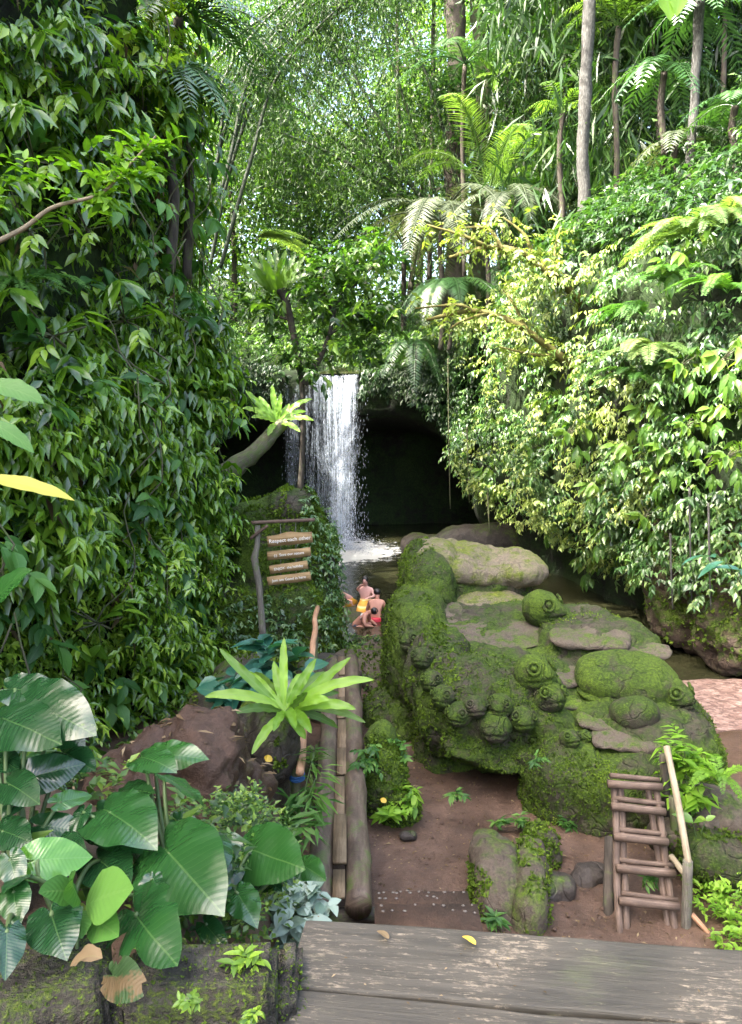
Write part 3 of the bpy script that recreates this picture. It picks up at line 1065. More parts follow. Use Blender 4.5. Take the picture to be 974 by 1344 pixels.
tree('slope_tree', 'dark bushy tree half hidden behind the fan palms on the right slope', 15.5, 29, 9, .16, 3.0, 8000, 'lf_back_dark', .26, (-.6, 0), 7, 'bark_dark', None, 74, low=1)
tree('slope_tree', 'dark tree behind the mossy bare branches on the right slope', 7.4, 33, 8, .16, 2.6, 8000, 'lf_back_dark', .26, (-.6, 0), 7, 'bark_dark', None, 75, low=1)
tree('slope_tree', 'dark tree at the right edge above the tree ferns', 17, 23, 8, .16, 2.8, 8000, 'lf_back_dark', .26, (-.6, 0), 7, 'bark_dark', None, 76, low=1)

# far forest behind the valley trees: one mass of leaves with a gap of sky
mb = MB()
n = 15000
px, py = rng.uniform(-60, 1060, n), rng.uniform(-80, 470, n)
g = np.minimum(((px - 445) / 62) ** 2 + ((py - 95) / 85) ** 2, ((px - 560) / 30) ** 2 + ((py - 60) / 30) ** 2 + .3)
k = (g > 1 + rng.random(n) * .5) | (rng.random(n) < .15)
px, py = px[k], py[k]
Yd = rng.uniform(62, 80, len(px))
P = np.array([at(a, b, c) for a, b, c in zip(px, py, Yd)])
Q = np.repeat(P, 5, 0) + rvec(len(P) * 5, .5)
mb.flats(Q, rvec(len(Q)) - UP * .3, UP + rvec(len(Q), .6), rng.uniform(.35, .75, len(Q)), rng.uniform(.18, .32, len(Q)), np.clip(np.repeat(vnoise(P, .2, 2, 3) * .8 + .5, 5) + rng.normal(0, .12, len(Q)), 0, 1))
tag(mb.build('far_forest', M['lf_back']), 'far sunlit forest closing the valley behind the bamboo', 'forest', kind='stuff')

# long hanging leaves and climbers that fill the dark thicket at the upper right
mb = MB()
n = 3400
px, py = rng.uniform(640, 1010, n), rng.uniform(-60, 290, n)
Yd = rng.uniform(24, 33, n)
P = np.array([at(a, b, c) for a, b, c in zip(px, py, Yd)])
k = vnoise(P, .45, 3, 91) > -.1
P = P[k]
Q = np.repeat(P, 5, 0) + rvec(len(P) * 5, .22)
mb.flats(Q, rvec(len(Q), .45) - UP * .8, rvec(len(Q)) - [0, .8, 0], rng.uniform(.4, 1.1, len(Q)), rng.uniform(.05, .11, len(Q)), np.clip(np.repeat(rng.random(len(P)), 5) * .8 + rng.normal(0, .1, len(Q)), 0, 1))
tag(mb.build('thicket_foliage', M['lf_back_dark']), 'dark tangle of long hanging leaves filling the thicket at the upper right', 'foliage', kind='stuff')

# ------------------------------------------------------------------ the carved rock
def blob(mb, px, py, Yd, rx, ry, rz, pw=2.4, rot=None):
    return mb.ell(at(px, py, Yd), (rx, ry, rz), rot, pw, 28, 16)


mb = MB()
blob(mb, 824, 968, 9.7, .96, 1.5, .78, 2.6)
blob(mb, 795, 1040, 8.75, .72, .85, .72, 2.4)
blob(mb, 665, 905, 11.0, 1.30, 1.8, .72, 3.0)
blob(mb, 545, 850, 12.3, .55, 1.5, 1.0, 2.3)
blob(mb, 615, 768, 14.1, 1.12, 1.20, .55, 2.8)
blob(mb, 560, 762, 13.6, .5, 1.3, .75, 2.4)
blob(mb, 660, 800, 13.1, .70, .8, .26, 2.4)
blob(mb, 640, 830, 12.6, 1.25, 1.6, .5, 3.2)
blob(mb, 655, 985, 12.0, 1.5, 1.8, 1.0, 2.6)
blob(mb, 645, 925, 9.75, .98, .80, .66, 2.3)
blob(mb, 575, 880, 10.6, .45, .9, .6, 2.2)
blob(mb, 745, 1050, 8.85, .62, .70, .86, 2.4)
blob(mb, 590, 1005, 10.3, .50, .7, .66, 2.3)
blob(mb, 520, 950, 11.6, .50, 1.1, .62, 2.2)
blob(mb, 530, 838, 13.6, .40, 1.2, .62, 2.2)
blob(mb, 780, 850, 11.2, .9, 1.0, .45, 2.8)
blob(mb, 708, 832, 12.0, .24, .24, .42, 2.3)
# carved lumps: domes of the piled turtles, shell rim, flippers
for px, py, Yd, rx, ry, rz in [(624, 892, 9.55, .30, .30, .24), (662, 902, 9.5, .34, .3, .26), (590, 872, 9.9, .19, .2, .17), (610, 905, 9.35, .2, .2, .16),
                               (660, 872, 10.1, .4, .3, .2), (700, 905, 9.5, .3, .3, .3), (722, 950, 9.1, .28, .25, .2), (760, 985, 8.8, .3, .25, .18)]:
    blob(mb, px, py, Yd, rx, ry, rz, 2.2)
blob(mb, 632, 972, 9.15, .50, .36, .10, 2.2, (22, 0, 8))
blob(mb, 660, 990, 9.0, .42, .30, .09, 2.2, (28, 0, -6))
blob(mb, 708, 985, 8.85, .30, .12, .09, 2.2, (10, -14, 8))
blob(mb, 722, 978, 8.8, .14, .10, .08, 2.2)
rock, rco, rno = rock_obj('carved_rock', mb, M['moss_rock'], .034, ((.9, .14), (2.6, .085), (6, .05), (14, .024)), 1, 3)
RB = BVHTree.FromPolygons([v.co[:] for v in rock.data.vertices], [p.vertices[:] for p in rock.data.polygons])


def rhit(px, py, Yd):
    r = RB.ray_cast(Vector((0, 0, CZ)), Vector(nz(ray(px, py))), 30)
    return np.array(r[0]) if r[0] else at(px, py, Yd)


tag(rock, 'huge mossy boulder carved into piled turtles with bare footsteps across its top', 'carved rock')

# bare yellow-mossy cap of the topmost carved turtle
mb = MB()
blob(mb, 612, 738, 14.0, 1.12, 1.15, .26, 2.8, (3, 5, 0))
blob(mb, 675, 745, 13.7, .56, .9, .30, 2.3)
blob(mb, 565, 732, 13.7, .42, .9, .30, 2.3)
blob(mb, 615, 730, 14.4, .5, .6, .24, 2.4)
rock_obj('upper_shell', mb, M['moss_yellow'], .04, ((1.2, .16), (3.5, .07), (10, .022)), 1, 8, rock)
# turtle on the right shoulder
mb = MB()
tc = rhit(822, 893, 9.6)
mb.ell(tc + UP * .02, (.66, .50, .30), (10, 3, -8), 2.3, 28, 16)
shell_o, _, _ = rock_obj('turtle_shell', mb, M['moss_rock'], .03, ((2, .03), (9, .02)), 1, 12, rock)
mb = MB()
mb.ell(tc - UP * .13 + [.02, -.06, 0], (.69, .50, .09), (8, 3, -8), 2.2, 28, 14)
rock_obj('shell_rim', mb, M['moss_rock'], .03, ((3, .03), (9, .015)), 1, 14, rock)
mb = MB()
mb.ell(rhit(833, 936, 8.85), (.30, .26, .20), None, 2.2, 24, 14)
rock_obj('turtle_flipper', mb, M['moss_rock'], .03, ((3, .03), (9, .015)), 1, 15, rock)
mb = MB()
blob(mb, 648, 798, 12.75, .66, .50, .22, 2.3, (14, 0, 4))
rock_obj('shell_rim', mb, M['moss_yellow'], .03, ((3, .04), (9, .015)), 1, 16, rock)
# worn bare treads
TREADS = []
for px, py, Yd, rx, ry, a in [(752, 886, 10.25, .34, .32, 10), (764, 918, 9.75, .35, .25, 5), (792, 946, 9.2, .34, .24, -4), (828, 971, 8.65, .46, .25, -6),
                              (650, 832, 11.9, .70, .50, -10), (600, 822, 12.2, .40, .35, 5), (775, 836, 11.3, .55, .34, -14), (845, 852, 10.8, .40, .26, -20), (585, 800, 12.8, .28, .35, 0)]:
    mb = MB()
    tp = rhit(px, py, Yd)
    TREADS.append((tp[0], tp[1], tp[2], max(rx, ry)))
    mb.ell(tp + [0, .06, -.030], (rx, ry, .06), (5 if rx < .5 else 9, 0, a), 3.0, 28, 12)
    rock_obj('tread', mb, M['tread'], .025, ((2.5, .06), (7, .03), (16, .012)), 1, int(px), rock)


def carve_head(px, py, Yd, rpx, face, eyes=True, snout=.35, mat='moss_rock', mouth=True, seed=0):
    r = msize(rpx, Yd)
    c = rhit(px, py, Yd)
    c = c - nz(ray(px, py)) * r * .42
    if abs(c[1] - Yd) > 1.2 or px == 710: c = at(px, py, Yd)
    r = msize(rpx, c[1]) * 1.12
    F = nz(np.array(face, float))
    Sd = nz(np.cross(F, UP))
    U = np.cross(Sd, F)
    nu, nv = 40, 28
    mb = MB().ell((0, 0, 0), (1, 1, 1), None, 2, nu, nv)
    V = mb.V[0]
    # x along the face, y sideways, z up
    f = np.maximum(V[:, 0], 0)
    V[:, 0] *= 1 + snout * f ** 2
    V[:, 2] -= .18 * f ** 2
    V[:, 1] *= 1 - .18 * f
    V[:, 2] *= .92
    if mouth:
        g = np.exp(-((V[:, 2] + .30 + .1 * np.abs(V[:, 1])) / .065) ** 2) * sstep(.25, .6, V[:, 0])
        V *= (1 - .16 * g)[:, None]
    V *= (1 + vnoise(V + seed * 3.1, 2.2, 3, seed) * .09 + vnoise(V + seed, 8, 2, seed) * .03)[:, None]
    Wv = c + (V[:, 0:1] * F + V[:, 1:2] * Sd + V[:, 2:3] * U) * r
    mb.V[0] = Wv
    h = mb.build('turtle_head', M[mat], rock)
    if eyes:
        for sg in (-1, 1):
            ed = nz(F * .72 + Sd * sg * .62 + U * .34)
            ec = c + ed * r * 1.04
            a = np.linspace(0, 2 * math.pi, 15)
            e1 = nz(np.cross(ed, U))
            e2 = np.cross(ed, e1)
            me_ = MB()
            for rr, tk in ((.30, .08),):
                me_.tube([ec + (math.cos(t) * e1 + math.sin(t) * e2) * r * rr for t in a], r * tk, 6, cap=False)
            me_.ell(ec - ed * r * .02, (r * .16,) * 3, None, 2, 10, 6)
            me_.build('eye', M[mat], h)
    return h


HEADS = [(710, 798, 11.6, 23, (.75, -.6, .05), True, .35), (700, 883, 9.35, 24, (.5, -.75, .2), True, .2), (722, 915, 9.05, 20, (.25, -1, .35), True, .25),
         (686, 944, 8.95, 17, (.05, -1, .25), True, .3), (656, 926, 9.0, 16, (-.35, -.9, .2), True, .3), (649, 953, 8.95, 21, (-.1, -1, .1), False, .1),
         (623, 928, 9.05, 15, (.25, -1, .3), True, .35), (603, 937, 9.1, 16, (-.6, -.8, .1), True, .2), (582, 914, 9.4, 15, (-.5, -.8, .2), True, .3),
         (567, 894, 9.7, 14, (-.3, -.95, .25), True, .2), (554, 864, 10.2, 14, (-.2, -.95, .3), True, .2), (748, 970, 8.75, 13, (.3, -.9, .4), True, .2),
         (881, 912, 8.95, 23, (.55, -.8, .1), True, .35), (540, 842, 11.2, 15, (-.6, -.75, .3), True, .2), (768, 967, 8.75, 9, (.3, -.9, .4), False, .2)]
for i, hd in enumerate(HEADS):
    carve_head(*hd[:7], seed=i)

# moss tufts over every rock are collected here and built once
MT = MB()


def moss_on(co, no, n, size=.035, lo=-.1, seed=0, upmin=-.3, leafy=0):
    w = (vnoise(co, 1.6, 3, seed) > lo) & (no[:, 2] > upmin)
    idx = np.nonzero(w)[0]
    if len(idx) == 0: return
    for tx, ty, tz, tr in (TREADS if seed in (3, 4, 6) else []):
        idx = idx[(np.abs(co[idx, 0] - tx) + np.abs(co[idx, 1] - ty) > tr * 1.15) | (np.abs(co[idx, 2] - tz) > .3)]
    i = rng.choice(idx, n)
    P = co[i] + rvec(n, .012)
    N = no[i]
    A = np.repeat(P, 3, 0)
    NN = np.repeat(N, 3, 0)
    D = NN * .55 + rvec(len(A), .6) + UP * .1
    t = np.clip(np.repeat(vnoise(P, 3, 2, 5) * .6 + .4, 3) + rng.normal(0, .15, len(A)), 0, 1)
    s = size * rng.uniform(.6, 1.6, len(A))
    MT.flats(A - NN * size * .2, D, NN + rvec(len(A), .4), s, s * .62, t)


moss_on(rco, rno, 12000, .022, .10, 3)
moss_on(rco[(rco[:, 1] < 10.5) & (rco[:, 2] < 1.4)], rno[(rco[:, 1] < 10.5) & (rco[:, 2] < 1.4)], 5000, .024, .0, 4)
sel = rco[:, 0] < 1.1
moss_on(rco[sel], rno[sel], 4500, .042, -.05, 6, -.8)

# ------------------------------------------------------------------ other rocks
def boulder(label, parts, mat='moss_rock', voxel=.035, seed=0, moss=0, name='boulder', cat='boulder', amp=((1.8, .09), (6, .03), (14, .012)), size=.034, lo=-.1):
    mb = MB()
    for p in parts: blob(mb, *p)
    o, co, no = rock_obj(name, mb, M[mat], voxel, amp, 1, seed)
    if moss: moss_on(co, no, moss, size, lo, seed, -.5)
    return tag(o, label, cat), co, no


_, mco, mno = boulder('tall mossy rock mound standing behind the hanging wooden sign', [(370, 762, 15.2, 1.06, 1.1, 1.72, 2.5), (392, 830, 14.6, .82, 1.0, 1.1), (320, 830, 14.6, .9, 1.0, 1.1), (370, 850, 14.4, 1.0, .9, .8), (335, 690, 15.0, .55, .7, .5), (385, 665, 14.9, .5, .6, .4)],
                      'moss_rock', .06, 21, 9000, 'rock_mound', 'rock', ((.8, .16), (2.5, .08), (8, .03)), .06)
boulder('mossy pointed boulder between the bamboo bridge and the mud path', [(505, 1030, 8.7, .30, .36, .55, 2.2), (500, 985, 8.8, .20, .26, .36, 2.2), (522, 1060, 8.5, .22, .25, .3)], 'moss_rock', .03, 31, 2600)
boulder('long brown curb stone with green edges beside the pebbled steps', [(652, 1165, 7.05, .25, .50, .36, 3.0, (6, 0, -8)), (640, 1130, 7.4, .18, .3, .3)], 'bare_rock', .03, 32, 1300, 'curb_stone', 'stone', lo=.15)
boulder('flat reddish slab leaning along the brown curb stone', [(692, 1165, 7.0, .16, .62, .34, 3.2, (4, 8, -10))], 'bare_rock', .03, 33, 500, 'curb_stone', 'stone', lo=.2)
boulder('small mossy rock at the foot of the carved boulder', [(716, 1122, 7.6, .19, .2, .24), (705, 1100, 7.8, .12, .15, .15)], 'moss_rock', .025, 34, 700)
boulder('dark wet stone in front of the small mossy rock', [(733, 1162, 7.1, .17, .17, .13, 2.6), (722, 1172, 7.0, .09, .1, .09)], 'dark_rock', .02, 35)
boulder('brown split stone left of the ladder foot', [(778, 1148, 7.35, .19, .14, .11, 2.8), (765, 1155, 7.3, .12, .14, .09)], 'dark_rock', .02, 36)
boulder('lone small stone lying on the mud path', [(535, 1096, 8.0, .12, .09, .065, 2.4)], 'dark_rock', .018, 37)
boulder('long grey rock behind the ladder handrail', [(905, 1084, 7.5, .36, .25, .16, 2.8, (0, -8, 10)), (880, 1095, 7.5, .2, .2, .16)], 'bare_rock', .03, 38, 200, lo=.2)
boulder('reddish broken rock at the right edge above the green plants', [(945, 1066, 7.7, .34, .26, .22, 2.8, (0, 12, 0)), (962, 1080, 7.5, .25, .2, .18)], 'bare_rock', .03, 39, 200, lo=.2)
boulder('low mossy slab right of the ladder under the green plants', [(945, 1122, 7.2, .42, .3, .2, 2.8, (0, 10, 0))], 'moss_rock', .03, 40, 900)
boulder('grey stepping rocks washed by the outflow below the bathers', [(500, 870, 14.2, .45, .7, .35), (470, 885, 13.4, .6, .7, .4, 2.8), (512, 862, 15.4, .4, .7, .25), (500, 905, 12.9, .4, .5, .35)], 'bare_rock', .05, 41, 900, size=.05)
boulder('mossy fern-topped stump of rock beside the bamboo handrail', [(358, 978, 6.75, .23, .30, .36), (340, 1040, 6.9, .28, .34, .55), (338, 965, 6.9, .2, .3, .3)], 'dark_rock', .03, 42, 1500, lo=.05)
EARTH = boulder('round heap of crumbly red earth behind the heart-leaved plants', [(228, 1032, 5.2, .50, .48, .40, 2.3), (268, 1022, 5.1, .28, .4, .42), (235, 1100, 5.3, .70, .6, .75), (300, 1090, 5.4, .35, .5, .6)], 'earth', .03, 43, 0, 'earth_mound', 'earth', ((1.6, .16), (4, .11), (9, .06), (20, .025)))
boulder('dark boulder at the far left end of the footbridge', [(425, 900, 12.0, .5, .6, .5)], 'dark_rock', .05, 47, 300, size=.05)
boulder('dark boulder in the gully behind the big nest fern', [(330, 925, 9.5, .6, .7, .6), (300, 955, 8.5, .5, .6, .6)], 'dark_rock', .05, 44, 900, size=.05)
boulder('mossy rock ledge at the waterline under the waterfall', [(640, 712, 27.5, 2.0, .9, .7, 2.4), (560, 716, 28.6, 1.0, .7, .45)], 'dark_rock', .1, 45)
# sunlit earth bank under the right cliff
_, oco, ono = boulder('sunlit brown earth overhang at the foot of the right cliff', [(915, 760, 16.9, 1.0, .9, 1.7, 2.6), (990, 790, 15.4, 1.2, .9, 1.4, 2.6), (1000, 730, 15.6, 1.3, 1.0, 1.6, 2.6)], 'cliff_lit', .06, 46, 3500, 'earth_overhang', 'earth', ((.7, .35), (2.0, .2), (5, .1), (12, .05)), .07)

OVER = (oco, ono)
EARTH = EARTH[1:]
# ------------------------------------------------------------------ deck, planter blocks, steps
A0, A1 = atz(408, 1204, 3.70), atz(974, 1246, 3.70)
ex = nz(A1 - A0)
ey = np.array([-ex[1], ex[0], 0])
Mdeck = np.stack([ex, ey, UP], 1)
deck = empty('wooden_deck', A0, 'weathered grey plank landing with flaking paint in the foreground', 'deck')
deck.rotation_euler = (0, 0, math.atan2(ex[1], ex[0]))
for i, (w_, dz_) in enumerate([(.30, 0), (.27, -.004), (.30, .003), (.30, -.002), (.3, 0)]):
    y0 = -sum([.30, .27, .30, .30, .3][:i]) - i * .006
    bm = bmesh.new()
    bmesh.ops.create_cube(bm, size=1)
    x0 = -.015 + [0, .02, .035, .0, -.02][i] - (0 if i < 1 else .0) - [0, .04, .08, .14, .2][i]
    for v in bm.verts:
        v.co.x = x0 + (v.co.x + .5) * 3.6
        v.co.y = y0 - w_ + (v.co.y + .5) * w_
        v.co.z = -.07 + dz_ + (v.co.z + .5) * .07
    bmesh.ops.bevel(bm, geom=bm.edges[:], offset=.008, segments=2, profile=.6, affect='EDGES')
    bmesh.ops.subdivide_edges(bm, edges=[e for e in bm.edges if e.calc_length() > 1], cuts=70)
    me = bpy.data.meshes.new('plank')
    bm.to_mesh(me)
    bm.free()
    co = np.array([v.co[:] for v in me.vertices])
    dn = vnoise(co * [1.5, 6, 1] + i * 7, 1.5, 3, i) * .006
    en = (vnoise(co * [1, .2, 0] + i * 3.3, 2.2, 4, i + 9) * .016 - .004) * (np.abs(co[:, 1] - y0) < .03)
    me.vertices.foreach_set('co', (co + np.stack([0 * dn, dn + en, dn], 1)).astype(np.float32).ravel())
    me.materials.append(M['deck'])
    po = bpy.data.objects.new('plank', me)
    COL.objects.link(po)
    po.parent = deck
mb = MB()
mb.box((1.75, -.10, -.165), (3.5, .10, .18))
mb.box((1.75, -1.2, -.165), (3.5, .10, .18))
mb.build('joist', M['deck'], deck, smooth=False)


def block(label, c, s, rz=0, seed=0, tilt=(0, 0)):
    bm = bmesh.new()
    bmesh.ops.create_cube(bm, size=1)
    for v in bm.verts: v.co = Vector((v.co.x * s[0], v.co.y * s[1], v.co.z * s[2]))
    bmesh.ops.bevel(bm, geom=bm.edges[:], offset=.018, segments=2, affect='EDGES')
    bmesh.ops.subdivide_edges(bm, edges=[e for e in bm.edges if e.calc_length() > .15], cuts=18, use_grid_fill=True)
    me = bpy.data.meshes.new('planter_block')
    bm.to_mesh(me)
    bm.free()
    co = np.array([v.co[:] for v in me.vertices]) + np.array(c)
    d = np.stack([vnoise(co, 7, 3, seed + j) * .014 for j in range(3)], 1)
    me.vertices.foreach_set('co', (co - np.array(c) + d).astype(np.float32).ravel())
    me.polygons.foreach_set('use_smooth', np.ones(len(me.polygons), bool))
    me.materials.append(M['block'])
    o = bpy.data.objects.new('planter_block', me)
    COL.objects.link(o)
    o.location = c
    o.rotation_euler = (R(tilt[0]), R(tilt[1]), R(rz))
    tag(o, label, 'stone block', None)
    n = len(co)
    no = np.array([v.normal[:] for v in me.vertices])
    from mathutils import Euler
    RM = np.array(Euler(o.rotation_euler).to_matrix())
    moss_on(((co - np.array(c) + d) @ RM.T) + np.array(c), no @ RM.T, 900, .007, .0, seed, -.6)
    return o


e1 = atz(361, 1284, 3.84)
e1 = e1 - UP * .0
block('long mossy concrete kerb holding the heart-leaved plants, bottom left', (e1[0] - .20, e1[1] + .05, 3.84 - .38), (.40, .20, .76), 3, 1)
e0 = atz(60, 1326, 3.87)
block('mossy concrete kerb end under the dark drooping leaf, at the left edge', (e0[0] - .22, e0[1] + .08, 3.87 - .40), (.66, .24, .80), 18, 2)
block('black mossy kerb face between the two concrete kerb ends', (e1[0] - .62, e1[1] + .02, 3.80 - .38), (.50, .17, .76), 4, 3)
e2 = atz(372, 1290, 3.76)
block('small mossy stone block stepping down to the plank landing', (e2[0], e2[1] + .06, 3.76 - .25), (.07, .24, .5), -3, 4)

# steps with pebble-studded edges
st = empty('pebbled_steps', (0.3, 5.2, 1.0), 'earth steps with pebble-studded nosings between the landing and the mud', 'steps')
k0, k1 = -.02, .98
for i, (ya, yb, z) in enumerate([(2.6, 3.6, 2.6), (3.6, 4.75, 1.85), (4.75, 5.40, 1.62), (5.40, 5.95, 1.36), (5.95, 6.4, 1.05)]):
    sx0, sx1 = (.03 if i < 4 else .06), (.80 if i > 1 else 1.05)
    mb = MB().box(((sx0 + sx1) / 2 - .3, (ya + yb) / 2 - 5.2, z / 2 - 1.0), (sx1 - sx0, yb - ya - .004, z))
    mb.build('step', M['step_earth'], st, smooth=False)
    if i in (2, 3):
        mb = MB()
        for row, yy in enumerate((yb - .018, yb - .085)):
            for x in np.arange(sx0 + .04, sx1 - .04, .036):
                if rng.random() < .6: continue
                mb.ell((x - .3 + rng.normal(0, .010), yy - 5.2 + rng.normal(0, .010), z - 1.0), (.015 * rng.uniform(.7, 1.2), .012, .008), None, 2, 8, 4)
        tag(mb.build('pebble_row', M['pebble'], st), kind='stuff')

# ------------------------------------------------------------------ bamboo bridge
B0, B1 = np.array([-.265, 6.02, 1.17]), np.array([-.47, 12.1, 1.30])
br = empty('log_bridge', B0, 'narrow footbridge of two round logs with plank pieces laid between', 'bridge')


def log(mb, a, b, r, sides=12, rings=0, wob=.03, bend=0.0, seed=0):
    a, b = np.asarray(a, float), np.asarray(b, float)
    L = np.linalg.norm(b - a)
    n = max(int(L / .12), 3)
    t = np.linspace(0, 1, n)
    pts = a + (b - a) * t[:, None] + (UP * bend)[None] * np.sin(t * math.pi)[:, None]
    pts = pts + np.stack([vnoise(pts + seed, 1.5, 2, seed), 0 * t, vnoise(pts + seed, 1.5, 2, seed + 1)], 1) * wob * r
    rr = r * (1 + vnoise(pts, 3, 2, seed + 2) * .06)
    if rings:
        for c in np.arange(.5 / rings, 1, 1 / rings):
            rr = rr * (1 + .10 * np.exp(-((t - c) / (.012)) ** 2))
    mb.tube(pts, rr, sides, wob=.02)
    return mb


side = nz(np.cross(B1 - B0, UP))
for sg in (-1, 1):
    mb = MB()
    r = .115
    log(mb, side * sg * .165, (B1 - B0) + side * sg * .155, r, 16, 5, .25, 0, 3 + sg)
    mb.build('log', M['log'], br)
ts = [0.0, .07, .21, .35, .46, .6, .72, .86, 1.0]
for i in range(len(ts) - 1):
    a = (B1 - B0) * (ts[i] + .006) + UP * (.055 + .012 * (i % 2) + (.03 if i == 1 else 0))
    b = (B1 - B0) * (ts[i + 1] - .002) + UP * (.055 + .012 * (i % 2) + (.03 if i == 1 else 0))
    c = (a + b) / 2 + side * rng.normal(0, .008)
    d = nz(b - a)
    Mx = np.stack([side, d, np.cross(side, d)], 1)
    mb = MB().box((0, 0, 0), (.105 + .02 * (i == 1), np.linalg.norm(b - a), .03))
    o = mb.build('plank', M['plank'], br, smooth=False)
    o.location = c
    o.rotation_euler = Matrix(Mx.tolist()).to_euler()
for y in (.12, 2.6, 5.9):
    mb = MB()
    c = (B1 - B0) * (y / 6.1)
    log(mb, c - side * .32 - UP * .17, c + side * .32 - UP * .17, .07, 10)
    mb.build('bearer', M['bark_dark'], br)
    for sg in (-1, 1):
        mb = MB()
        log(mb, c + side * sg * .25 - UP * .16, c + side * sg * .27 - UP * (1.0), .05, 8)
        mb.build('post', M['bark_mossy'], br)

# bamboo handrail
hr = empty('bamboo_handrail', at(386, 1080, 6.6), 'brown bamboo pole handrail tied with blue cord beside the footbridge', 'handrail')
h0 = np.array(hr.location)
mb = MB()
P0, P1 = at(395, 1014, 6.45), at(416, 797, 12.0)
log(mb, P0 - h0, P1 - h0, .038, 12, 9, .6, .05, 4)
mb.build('rail', M['bamboo'], hr)
mb = MB()
pb = at(388, 1012, 6.75)
log(mb, np.array([pb[0], pb[1], .5]) - h0, pb + UP * .04 - h0, .045, 10)
mb.build('post', M['bark_mossy'], hr)
mb = MB()
for k in range(3):
    a = np.linspace(0, 2 * math.pi, 13)
    c = pb - UP * (.02 + .018 * k) + np.array([.015, -.02, 0])
    mb.tube([c + np.array([math.cos(t) * .066, math.sin(t) * .066, .01 * math.sin(t)]) - h0 for t in a], .009, 6)
mb.build('cord', M['blue_cord'], hr)
mb = MB()
pf = at(414, 815, 11.6)
log(mb, np.array([pf[0] - .02, pf[1], .4]) - h0, pf - h0, .04, 8)
mb.build('post', M['bark_mossy'], hr)

# ------------------------------------------------------------------ ladder with handrail
ld = empty('log_ladder', at(845, 1232, 6.5), 'rustic ladder of reddish round rungs leaning on the carved rock', 'ladder')
l0 = np.array(ld.location)


def ladY(py):
    return np.interp(py, [1020, 1230], [7.4, 6.5])


def lpt(px, py, dY=0.0):
    return at(px, py, ladY(py) + dY) - l0


for (xa, ya, xb, yb, r, dy) in [(807, 1030, 813, 1232, .035, .03), (815, 1032, 822, 1230, .035, .06), (861, 1032, 889, 1238, .036, .03), (852, 1034, 879, 1236, .034, .07)]:
    mb = MB()
    log(mb, lpt(xa, ya, dy), lpt(xb, yb, dy), r, 10, 0, .6, 0, int(xa))
    mb.build('rail', M['ladder'], ld)
for (xa, xb, py, py2) in [(799, 869, 1028, 1033), (803, 874, 1059, 1066), (805, 877, 1098, 1105), (810, 886, 1139, 1146), (813, 891, 1182, 1191)]:
    mb = MB()
    log(mb, lpt(xa, py, -.045), lpt(xb, py2, -.045), .040, 12, 0, .5, 0, py)
    mb.build('rung', M['ladder'], ld)
    mb = MB()
    log(mb, lpt(xa + 2, py - 10, .02), lpt(xb - 2, py2 - 10, .02), .027, 10, 0, .5, 0, py + 1)
    mb.build('rung', M['ladder'], ld)
mb = MB()
log(mb, lpt(800, 1100, .35), lpt(798, 1205, .2), .05, 10)
mb.build('prop', M['bark_dark'], ld)
lr = empty('ladder_handrail', at(900, 1236, 6.5), 'pale stick handrail on dark posts along the right side of the ladder', 'handrail')
r0 = np.array(lr.location)
for nm, a, b, r, mt in [('rail', at(874, 980, 7.5), at(906, 1136, 6.6), .034, 'ladder_pale'), ('post', at(904, 1130, 6.62), at(899, 1240, 6.6), .045, 'bark_grey'), ('post', at(871, 990, 7.5), at(876, 1075, 7.5), .045, 'bark_dark'),
                        ('post', at(882, 1046, 7.3), at(886, 1125, 7.3), .045, 'bark_mossy'), ('brace', at(881, 1124, 6.9), at(903, 1152, 6.65), .03, 'ladder_pale')]:
    mb = MB()
    log(mb, a - r0, b - r0, r, 10, 0, .5, 0, int(a[0] * 100) % 50)
    mb.build(nm, M[mt], lr)
mb = MB()
log(mb, at(908, 1200, 6.6), at(948, 1246, 6.45), .025, 8)
tag(mb.build('fallen_cane', M['bamboo']), 'thin fallen cane lying in the green plants right of the ladder', 'cane')

# ------------------------------------------------------------------ hanging sign
sg_ = empty('hanging_sign', at(345, 850, 12.6), 'crooked post with four lettered boards hanging from its arm', 'sign')
s0 = np.array(sg_.location)
mb = MB()
pp = [at(x, y, 12.6) - s0 for x, y in [(347, 862), (344, 820), (342, 790), (340, 765), (336, 745), (334, 732), (338, 715), (338, 690)]]
mb.tube(pp, [.06, .058, .055, .055, .058, .06, .05, .045], 10, wob=.12)
mb.build('post', M['bark_grey'], sg_)


def board(mb, a, b, h, th, topshape=None):
    """a board seen between two pixel points at the sign's distance"""
    d = nz(b - a)
    nrm = nz(np.cross(d, UP))
    u = np.cross(nrm, d)
    L = np.linalg.norm(b - a)
    n = 14
    G = []
    t = np.linspace(0, 1, n)
    e1 = h / 2 * (1 + .06 * vnoise(np.stack([t * 4 + h * 9, t * 0, t * 0], 1), 1, 2, 3)) + (topshape(t) if topshape else 0)
    e2 = -h / 2 * (1 + .06 * vnoise(np.stack([t * 4 + h * 9, t * 0 + 4, t * 0], 1), 1, 2, 4))
    V, q = [], []
    for s_ in (-1, 1):
        for i in range(n):
            V.append(a + d * L * t[i] + u * e2[i] + nrm * s_ * th / 2)
            V.append(a + d * L * t[i] + u * e1[i] + nrm * s_ * th / 2)
    m = 2 * n
    for i in range(n - 1):
        k = 2 * i
        q += [(k, k + 2, k + 3, k + 1), (m + k + 1, m + k + 3, m + k + 2, m + k), (k + 1, k + 3, m + k + 3, m + k + 1), (m + k, m + k + 2, k + 2, k)]
    q += [(0, 1, m + 1, m), (m - 2, 2 * m - 2, 2 * m - 1, m - 1)]
    mb.add(V, q)
    return d, nrm, u


